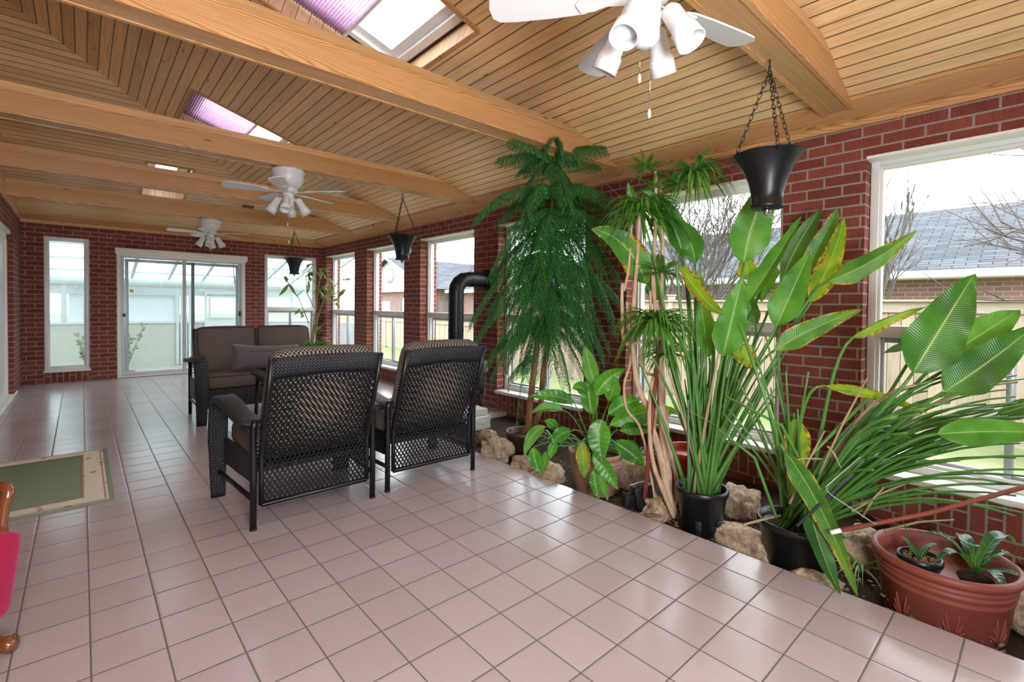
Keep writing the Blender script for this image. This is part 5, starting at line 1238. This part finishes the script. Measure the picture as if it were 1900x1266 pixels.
# ------------------------------------------------------------------ red pot behind, beige pot plant
q = A3(1280, 826, 3.12); r = empty('red_pot', (q.x, q.y, -.05), label='empty bright red plastic pot behind the upright bird-of-paradise', cat='pot')
mb = pot_mesh(.158, .115, .37, .012); mb.build('pot_body', M['redpot'], r)
cP = Vector((FX+.205, 2.10, -.05)); r = empty('broad_leaf_plant', cP, label='low bushy plant with arching broad leaves in a beige banded pot', cat='plant')
mb = pot_mesh(.185, .15, .285, .01, ((.2, .004), (.225, .004))); mb.build('pot', M['beigepot'], r); soil_disc(.17, .24, r)
paths = []; rnd = random.Random(31); cPs = cP+Vector((0, 0, .23))
LP = [
 ((1066, 748), (978, 737), 3.35, 3.3, 24, 'broad', 20, .3, (8, -14), 0), ((1045, 762), (985, 768), 3.2, 3.15, 20, 'leafB', 30, .5, (-2, -14), 0),
 ((1106, 718), (1086, 640), 3.35, 3.4, 26, 'leafB', 0, .3, (-4, 0), 0), ((1106, 735), (1162, 684), 3.3, 3.3, 30, 'broad', 10, .3, (-14, -10), 0),
 ((1100, 770), (1092, 700), 3.4, 3.45, 30, 'broad', 0, .3, (-6, 0), 0), ((1118, 778), (1119, 862), 3.05, 3.0, 38, 'broad', 0, .2, (-14, -10), 0),
 ((1080, 820), (1085, 888), 3.05, 3.0, 24, 'leafY', 0, .2, (0, 0), 0), ((1100, 842), (1148, 910), 3.05, 3.0, 26, 'broad', 10, .3, (0, -8), 0),
 ((1102, 872), (1112, 928), 3.02, 2.98, 20, 'broad', 0, .3, (-3, 0), 0), ((1112, 880), (1128, 930), 3.0, 2.96, 14, 'leafB', 0, .3, (2, 0), 0), ((1138, 820), (1197, 868), 3.15, 3.1, 30, 'broad', 0, .3, (4, -8), 0),
 ((1130, 790), (1262, 764), 3.35, 3.3, 34, 'broad', 20, .3, (0, -24), 0), ((1012, 792), (973, 850), 3.15, 3.1, 20, 'leafB', 0, .3, (-12, -20), 0),
 ((1060, 800), (1028, 826), 3.1, 3.05, 24, 'broad', 0, .3, (-14, -8), 0), ((990, 830), (1003, 880), 3.05, 3.0, 22, 'broad', 0, .3, (-6, 0), 0), ((1012, 838), (1004, 878), 3.1, 3.05, 14, 'leafB', 0, .3, (6, 0), 0),
 ((1090, 730), (1062, 722), 3.4, 3.4, 22, 'broad', 0, .4, (0, -14), 0), ((1130, 745), (1145, 700), 3.4, 3.4, 26, 'leafB', 0, .3, (0, 0), 0), ((1128, 770), (1190, 742), 3.3, 3.3, 30, 'broad', 0, .3, (0, -12), 0),
 ((1035, 800), (1010, 782), 3.2, 3.2, 18, 'broad', 0, .4, (0, -10), 0), ((1150, 800), (1210, 805), 3.3, 3.25, 22, 'broad', 20, .3, (0, -14), 0), ((1032, 818), (1022, 852), 3.1, 3.05, 16, 'broad', 0, .3, (-5, 0), 0),
 ((1150, 830), (1190, 840), 3.2, 3.15, 24, 'leafD', 10, .3, (0, -12), 0), ((1160, 760), (1225, 790), 3.45, 3.4, 30, 'leafD', 10, .3, (0, -20), 0),
]
c = cPs
for i, (b, t, D0, D1, w_, mt, rl, fo, co, cu) in enumerate(LP):
    B, T = A3(*b, D0), A3(*t, D1); C = A3((b[0]+t[0])/2+co[0], (b[1]+t[1])/2+co[1], (D0+D1)/2)
    leaf_obj(r, M[mt], B, T, w_*(D0+D1)/2/FPX*1.15, C, rl, fo, 'lance', seed=i, n=16, m_=4)
    r0 = root(c, .05); d_ = (C-B).normalized(); up = Vector((0, 0, .12 if T.z < B.z else .02)); paths.append((bez(r0, r0.lerp(B, .6)+up, B, 7), [.006-.0004*j for j in range(8)]))
mb = MB()
for i in range(60):
    a = rnd.uniform(0, 2*PI); L = rnd.uniform(.1, .26); h_ = rnd.uniform(.06, .2); p0 = cPs-cP+Vector((rnd.uniform(-.06, .06), rnd.uniform(-.06, .06), 0)); d_ = Vector((math.cos(a), math.sin(a), 0))
    strand(mb, p0, p0+d_*L*.5+Vector((0, 0, h_)), p0+d_*L+Vector((0, 0, h_*.3)), rnd.uniform(.012, .022), 6)
mb.build('narrow_leaves', M['broad'], r); stems_obj(r, paths, M['stalk'], 'stalks')

# ------------------------------------------------------------------ spider plants
def spider(c, n, L0, seed, label):
    rnd = random.Random(seed); r = empty('spider_plant', c, label=label, cat='plant', group='variegated spider plants'); mb = MB()
    for i in range(n):
        a = rnd.uniform(0, 2*PI); L = rnd.uniform(.5, 1)*L0; h_ = rnd.uniform(.3, 1)*L0*.7; d_ = Vector((math.cos(a), math.sin(a), 0)); strand(mb, (0, 0, 0), d_*L*.5+Vector((0, 0, h_)), d_*L+Vector((0, 0, rnd.uniform(-.02, .04))), .011, 7)
    mb.build('leaves', M['variegated'], r)
spider(at(1598, 1058, Z=-.03), 46, .24, 1, 'pale striped spider plant spilling between the drooping leaf and the terracotta planter')
spider(at(1160, 800, D=3.7)*1.0, 40, .26, 2, 'pale striped spider plant behind the beige pot') if False else spider(Vector((3.25, 2.15, .02)), 46, .28, 2, 'pale striped spider plant near the wall behind the beige pot')
spider(Vector((3.2, 3.0, .0)), 40, .26, 3, 'dark tufted plant in the shade behind the brown pine pot')

# ------------------------------------------------------------------ landscape light, stake, dracaena
c = at(1180, 950, Z=-.03); c = Vector((FX+.085, c.y, -.03)); r = empty('landscape_light', c, R_(-28), label='black box-shaped landscape light leaning at the tile edge near the beige pot', cat='lamp')
mb = MB(); mb.box((.02, -.03, .10), (.115, .07, .15), Matrix.Rotation(R_(-10), 3, 'Y'), .006); mb.build('lamp_housing', M['blackplastic'], r)
mb = MB(); mb.box((.02, .01, .105), (.11, .012, .145), Matrix.Rotation(R_(-10), 3, 'Y'), .003); mb.build('lens', M['alu'], r)
mb = MB(); mb.box((-.055, .0, .075), (.07, .06, .08), None, .005); mb.build('timer_box', M['blackplastic'], r)
mb = MB(); mb.tube([(.03, -.064, .09), (.03, -.069, .09)], .016, 16); mb.build('dial', M['drystalk'], r)
mb = MB(); mb.tube([(.02, -.02, .05), (.0, -.0, -.05)], .01, 8); mb.build('spike', M['blackplastic'], r)
o = rod('wood_chip', [Vector((FX+.0, c.y-.12, .012)), Vector((FX+.05, c.y-.19, .012))], .009, M['pinetrunk'], 'short piece of wood at the tile edge below the landscape light', 'wood')
rod('wooden_stake', [A3(1196, 925, 2.88), A3(1210, 780, 2.9), A3(1223, 632, 2.92)], .0155, M['stake'], 'reddish brown wooden stake standing among the dracaena trunks', 'stake', 4)
base = at(1232, 948, Z=-.04); r = empty('dracaena_tree', base, label='tall dracaena with several twisting pale bare trunks and spiky leaf heads', cat='plant')
TR = [
 ([(1250, 955, 2.9), (1236, 900, 2.9), (1226, 850, 2.92), (1212, 800, 2.95), (1204, 760, 2.96), (1190, 735, 2.96), (1180, 700, 2.96), (1176, 660, 2.96), (1172, 636, 2.96)], 14, 9),
 ([(1240, 958, 2.94), (1238, 880, 2.95), (1230, 800, 2.95), (1227, 700, 2.95), (1224, 640, 2.96)], 17, 11),
 ([(1224, 640, 2.96), (1218, 590, 2.96), (1212, 520, 2.96), (1216, 420, 2.98), (1217, 335, 3.0), (1216, 318, 3.0)], 9, 6),
 ([(1224, 660, 2.96), (1226, 560, 2.98), (1230, 480, 2.98), (1227, 380, 3.0), (1226, 342, 3.0)], 9, 6),
 ([(1227, 700, 2.95), (1210, 600, 2.94), (1206, 540, 2.94)], 7, 5),
 ([(1172, 636, 2.96), (1176, 560, 2.96), (1183, 470, 2.96), (1186, 400, 2.96)], 8, 6),
 ([(1172, 640, 2.96), (1157, 630, 2.97), (1154, 560, 2.97), (1155, 525, 2.97)], 7, 6),
 ([(1158, 540, 2.97), (1166, 500, 2.97), (1170, 450, 2.98), (1172, 412, 2.98)], 5, 4),
 ([(1172, 640, 2.96), (1166, 600, 2.95), (1163, 560, 2.95)], 5, 4),
 ([(1250, 960, 2.86), (1228, 905, 2.86), (1212, 860, 2.87), (1205, 800, 2.88), (1206, 740, 2.9), (1212, 700, 2.9)], 9, 6),
 ([(1215, 930, 2.95), (1202, 850, 2.96), (1186, 790, 2.97), (1163, 760, 2.98), (1158, 715, 2.98), (1168, 680, 2.98), (1172, 650, 2.97)], 5, 4),
 ([(1246, 950, 3.0), (1226, 870, 3.02), (1213, 800, 3.02), (1222, 740, 3.0), (1218, 700, 3.0), (1196, 690, 3.0), (1190, 650, 3.0), (1205, 632, 3.0)], 7, 5),
 ([(1222, 636, 2.96), (1200, 632, 2.96), (1172, 640, 2.96)], 6, 6),
 ([(1244, 960, 3.0), (1256, 900, 3.0), (1241, 830, 3.0), (1236, 760, 3.02)], 10, 7),
 ([(1226, 350, 3.0), (1250, 335, 2.98), (1285, 322, 2.9)], 4, 3),
]
for pts, w0, w1 in TR:
    P_ = [A3(*p)-base for p in pts]; dense = []
    for i in range(len(P_)-1):
        p0, p1, p2, p3 = P_[max(i-1, 0)], P_[i], P_[i+1], P_[min(i+2, len(P_)-1)]
        for j in range(4):
            t = j/4; dense.append(.5*((2*p1)+(-p0+p2)*t+(2*p0-5*p1+4*p2-p3)*t*t+(-p0+3*p1-3*p2+p3)*t**3))
    dense.append(P_[-1]); n = len(dense); rad = [(w0+(w1-w0)*i/(n-1))*3.0/FPX/2*(1+.08*math.sin(i*1.9)) for i in range(n)]
    mb = MB(); mb.tube(dense, rad, 10); mb.build('trunk', M['paletrunk'], r)
HD = [ # px, D, count, length px, width px, direction bias (dx, dy up), spread
 ((1190, 392), 2.96, 110, 118, 7, (0, -.75), 1.0, 'spike'), ((1198, 312), 3.0, 44, 66, 5.5, (0, .2), 1.0, 'spike'), ((1288, 318), 2.88, 80, 98, 6.5, (0, -.8), .8, 'spike'),
 ((1232, 505), 2.9, 40, 84, 5, (0, .1), 1.1, 'spike'), ((1216, 596), 2.82, 130, 118, 7, (0, -.85), .95, 'spike'), ((1240, 655), 2.95, 60, 84, 6, (.2, -.6), 1.0, 'spike'), ((1262, 345), 2.9, 30, 80, 5, (.1, -.1), 1.2, 'spike'), ((1213, 350), 3.0, 30, 70, 5, (.1, -.2), 1.2, 'spike'),
]
rnd = random.Random(77)
for (px, D, n, L, w_, bias, sp, mt) in HD:
    c = A3(*px, D)-base; mb = MB()
    for i in range(n):
        a = rnd.uniform(0, 2*PI); z = rnd.uniform(-.5, 1); d_ = Vector((math.cos(a)*sp, math.sin(a)*sp, z*.9)).normalized(); LL = L*D/FPX*rnd.uniform(.7, 1.1)
        droop = rnd.uniform(.5, 1)*(-bias[1]) if bias[1] < 0 else .1
        e = c+d_*LL*.75+Vector((0, 0, -LL*droop*.85)); m1 = c+d_*LL*.55+Vector((0, 0, .02)); w = base+e
        if w.x > XR-.03: e.x -= (w.x-XR+.03); 
        if (base+m1).x > XR-.03: m1.x -= ((base+m1).x-XR+.03)
        strand(mb, c, m1, e, w_*D/FPX*rnd.uniform(.8, 1.2), 6)
    mb.build('leaf_head', M[mt], r)
# string tied from the ceiling beam
rod('tie_string', [A3(1097, 316, 3.05), A3(1190, 400, 2.97)], .0012, M['drystalk'], 'thin string running from the beam end down to the dracaena head', 'string', 4)

# ------------------------------------------------------------------ norfolk pine
cN = Vector((2.80, 2.97, -.05)); r = empty('norfolk_pine', cN, label='tall dark green norfolk island pine with drooping fronds in a brown pot', cat='tree')
mb = pot_mesh(.142, .11, .225, .008); mb.build('pot', M['brownpot'], r); soil_disc(.13, .18, r)
t1 = [A3(*p)-cN for p in ((972, 850, 3.96), (980, 790, 4.0), (986, 730, 4.02), (995, 650, 4.05), (1007, 560, 4.05), (1018, 470, 4.05), (1024, 380, 4.03), (1022, 310, 4.0), (1020, 285, 4.0))]
t2 = [A3(*p)-cN for p in ((1001, 835, 4.1), (1003, 760, 4.12), (1008, 690, 4.12), (1022, 610, 4.12), (1034, 520, 4.12), (1034, 440, 4.1), (1036, 395, 4.1))]
t1[0] = Vector((-.03, .0, .17)); t2[0] = Vector((.04, -.02, .17))
mb = MB(); mb.tube(t1, [.028, .027, .026, .025, .022, .018, .013, .008, .004], 10); mb.build('trunk', M['pinetrunk'], r)
mb = MB(); mb.tube(t2, [.026, .025, .024, .021, .018, .012, .006], 10); mb.build('trunk', M['pinetrunk'], r)
def along(pts, u):
    s_ = u*(len(pts)-1); i = min(int(s_), len(pts)-2); return pts[i].lerp(pts[i+1], s_-i)
def frond(mb, p, d_, L, rise, droop, dens=1.5, side=.16, nl=.019):
    """main twig with pairs of side twigs hanging in a flat spray, each set with needles"""
    e = p+d_*L+Vector((0, 0, -droop)); c = p+d_*L*.5+Vector((0, 0, rise)); 
    for q in (e, c):
        if (cN+q).x > XR-.04: q.x = XR-.04-cN.x
    n = max(8, int(L/.020*dens)); P_ = bez(p, c, e, n); mb.tube(P_, [.0035*(1-.7*i/n) for i in range(n+1)], 4, False)
    for i in range(2, n+1):
        t = (P_[i]-P_[i-1]).normalized(); S_ = t.cross(Vector((0, 0, 1))); S_ = S_.normalized() if S_.length > .1 else t.orthogonal().normalized()
        u = i/n; sl = side*(1-.55*u)*min(1, u*3+.3)
        for sg in (-1, 1):
            dd = (S_*sg*.8+t*.55+Vector((0, 0, -.5-.5*rnd.random()))).normalized(); q0 = P_[i]; q1 = q0+dd*sl*.5; q2 = q0+dd*sl*.9+Vector((0, 0, -sl*.35)); m_ = max(4, int(sl/.011)); Q = bez(q0, q1, q2, m_)
            for j in range(1, m_+1):
                tt = (Q[j]-Q[j-1]).normalized(); o1 = tt.orthogonal().normalized(); k0 = rnd.uniform(0, 2*PI)
                for k_ in range(3):
                    oo = o1.copy(); oo.rotate(Matrix.Rotation(k0+k_*2.1, 3, tt)); wv = tt.cross(oo)*.0036; tip = Q[j]+oo*nl*.75+tt*nl*.85
                    mb.add([Q[j]-wv, Q[j]+wv, tip], [(0, 1, 2)], [(0, 0), (0, 0), (0, 1)])
rnd = random.Random(99)
FR = []
for (u, cnt, L, rise, droop, tr) in ((.74, 6, .42, .05, .62, 0), (.66, 6, .50, .06, .66, 0), (.58, 6, .50, .06, .62, 0), (.62, 6, .46, .05, .6, 1), (.46, 4, .42, .03, .5, 0), (.99, 7, .46, .05, .0, 0), (.90, 3, .34, .03, .30, 0), (.79, 8, .62, .14, .22, 0), (.71, 7, .60, .12, .42, 0), (.62, 7, .58, .10, .52, 0), (.54, 6, .52, .08, .5, 0), (.45, 4, .44, .04, .46, 0),
        (.98, 6, .44, .10, .10, 1), (.86, 6, .54, .10, .36, 1), (.72, 6, .54, .08, .5, 1), (.56, 5, .46, .06, .5, 1)):
    tp = t1 if tr == 0 else t2; a0 = rnd.uniform(0, 2*PI)
    for k_ in range(cnt):
        a = a0+2*PI*k_/cnt+rnd.uniform(-.25, .25); FR.append((along(tp, u), a, L*rnd.uniform(.8, 1.15), rise, droop*rnd.uniform(.7, 1.2)))
for (p, a, L, rise, droop) in FR:
    mb = MB(); frond(mb, p, Vector((math.cos(a), math.sin(a), 0)), L, rise, droop); mb.build('frond', M['needle'], r)
for (b, t) in (((990, 640), (960, 780)), ((1030, 640), (1060, 745)), ((1000, 660), (945, 700)), ((1040, 600), (1090, 690)), ((985, 620), (925, 640))):
    mb = MB(); B, T = A3(*b, 4.0)-cN, A3(*t, 3.95)-cN; d_ = T-B; hz = Vector((d_.x, d_.y, 0)); frond(mb, B, hz.normalized() if hz.length > .05 else Vector((.3, -.3, 0)), max(hz.length, .12), .02, -d_.z, 2.2, .15, .012); mb.build('frond', M['needle'], r)
mb = MB(); 
for (b, t) in (((922, 600), (928, 700)), ((935, 640), (926, 720))):
    B, T = A3(*b, 4.0)-cN, A3(*t, 4.0)-cN; frond(mb, B, Vector((.5, -.5, 0)), .06, 0, (B-T).z, 2.0, .05, .014)
mb.build('dry_frond', M['palefern'], r)

# ------------------------------------------------------------------ corner rubber plant
cC = Vector((3.22, 9.30, 0)); r = empty('corner_rubber_plant', cC, label='sparse tall plant with long drooping leaves on bare stems in the far corner', cat='plant')
mb = pot_mesh(.17, .13, .30, .012); mb.build('pot', M['terracotta'], r); soil_disc(.155, .25, r)
DC = 9.07; ST = [[(577, 700), (576, 640), (584, 590), (590, 540), (597, 500)], [(577, 700), (580, 640), (592, 580), (605, 548), (622, 535)], [(575, 700), (573, 650), (586, 600), (585, 520), (583, 500)], [(577, 690), (582, 610), (600, 560), (630, 520), (645, 495)],
      [(583, 572), (570, 545), (567, 510), (580, 495)], [(573, 600), (555, 555), (535, 525), (528, 512)], [(580, 585), (605, 578)], [(580, 630), (590, 608), (612, 596)], [(600, 560), (620, 545), (640, 540), (648, 520)]]
mb = MB()
for s_ in ST:
    P_ = [A3(x, y, DC)-cC for x, y in s_]; 
    if s_[0][1] >= 690: P_[0] = Vector((rnd.uniform(-.03, .03), rnd.uniform(-.03, .03), .25))
    mb.tube(P_, [.014-.009*i/(len(P_)-1) if s_[0][1] > 650 else .009-.004*i/(len(P_)-1) for i in range(len(P_))], 7)
mb.build('stem', M['drystalk'], r)
rnd = random.Random(41); mb = MB()
LV = [((597, 500), 6), ((585, 505), 6), ((592, 535), 5), ((622, 535), 5), ((645, 495), 5), ((640, 540), 5), ((570, 510), 4), ((648, 520), 4), ((608, 520), 4), ((605, 545), 4), ((625, 560), 4), ((597, 610), 4), ((575, 490), 3), ((615, 555), 3), ((562, 582), 3), ((555, 575), 2), ((632, 548), 4)]
for (px, n) in LV:
    for i in range(n):
        b = A3(px[0]+rnd.uniform(-5, 5), px[1]+rnd.uniform(-5, 5), DC+rnd.uniform(-.12, .12)); a = rnd.uniform(0, 2*PI); L = rnd.uniform(.14, .24); e = b+Vector((math.cos(a)*L*.7, math.sin(a)*L*.7, -L*rnd.uniform(.2, .9))); 
        if e.x > XR-.05 or e.y > YF-.05: continue
        leafblade(mb, b-cC, e-cC, .065, (b+e)/2-cC+Vector((0, 0, .05)), rnd.uniform(-40, 40), .35, 'lance', 8, 2, 0)
for (b, t) in (((535, 527), (517, 550)), ((535, 527), (548, 548)), ((528, 512), (532, 525)), ((548, 550), (565, 537)), ((572, 520), (571, 545)), ((570, 508), (580, 498))):
    B, T = A3(*b, DC)-cC, A3(*t, DC)-cC; leafblade(mb, B, T, .10, None, 20, .3, 'lance', 8, 2, 0)
mb.build('leaves', M['ficus'], r)
mb = MB(); 
for i in range(14):
    b = A3(602+rnd.uniform(-3, 3), 627+rnd.uniform(-2, 4), DC)-cC; a = rnd.uniform(0, 2*PI); e = b+Vector((math.cos(a)*.09, math.sin(a)*.09, -rnd.uniform(.02, .1))); strand(mb, b, (b+e)/2+Vector((0, 0, .06)), e, .015, 5)
mb.build('dry_leaves', M['drystalk'], r)
# ------------------------------------------------------------------ small fixtures
r = empty('wall_outlet', (XR-.006, 4.60, .50), label='small white outlet box on the brick pier with a pale cable', cat='outlet')
mb = MB(); mb.box((0, 0, 0), (.012, .075, .12), None, .003); mb.build('outlet_plate', M['white'], r)
mb = MB(); mb.tube([(-.01, 0, -.02), (-.05, .0, -.05), (-.06, .16, -.07), (-.07, .34, -.03), (-.05, .42, -.02)], .008, 8); mb.tube([(-.02, -.02, -.05), (-.03, -.02, -.3), (-.05, .0, -.5)], .002, 5); mb.build('cable', M['white'], r)
def hook(loc, d_, label):
    mb = MB(); d_ = Vector(d_); mb.tube([Vector((0, 0, 0)), d_*.03, d_*.04+Vector((0, 0, .012)), d_*.05+Vector((0, 0, .022))], .004, 6); return mb.build('wall_hook', M['white'], None, loc, label, 'hook', 'small hooks')
hook(at(48, 441, Y=YF-.001), (0, -1, 0), 'small white hook high on the brick left of the narrow window')
hook(at(205, 443, Y=YF-.001), (0, -1, 0), 'small white hook on the brick between narrow window and valance')
mb = MB(); p = at(760, 465, X=3.62); mb.lathe([(0, -.05), (.012, -.045), (.028, -.02), (.032, 0), (.024, .03), (.01, .055), (0, .06)], n=20); mb.tube([(0, 0, .055), (0, 0, .42)], .001, 4)
mb.build('hanging_ornament', M['glassball'] if 'glassball' in M else plain('clear_glass_drop', '#c9d2d2', .08, .8), None, p, 'small clear glass drop hanging beside the middle hanging planter', 'ornament')

d_ = at(460, 384, D=FPX)-CAM; t_ = (ZE+SL*YF-CAM.z)/(d_.z+SL*d_.y); p = CAM+d_*t_
mb = MB(); mb.box((0, 0, -.012), (.16, .10, .02), Matrix.Rotation(-math.atan(SL), 3, 'X'), .003); mb.build('wood_block', M['pinetrunk'], None, p, 'small dark wooden block fixed to the far ceiling slope', 'block')
mb = MB(); p = at(693, 416, D=FPX)-CAM; t_ = (ZE+SL*XR-CAM.z)/(p.z+SL*p.x); p = CAM+p*t_; mb.tube([(0, 0, .0), (0, 0, -.03), (.01, 0, -.045), (.022, 0, -.035)], .004, 6); mb.build('ceiling_hook', M['blackmetal'], None, p, 'small dark hook in the ceiling boards behind the middle hanging planter', 'hook', 'small hooks')
mb = MB(); mb.box((0, 0, 0), (.05, .002, .05)); mb.build('door_sticker', plain('yellow_sticker', '#d8d84a', .6), None, at(244, 540, Y=YF+.012), 'small yellow sticker on the glass of the sliding patio door', 'sticker')
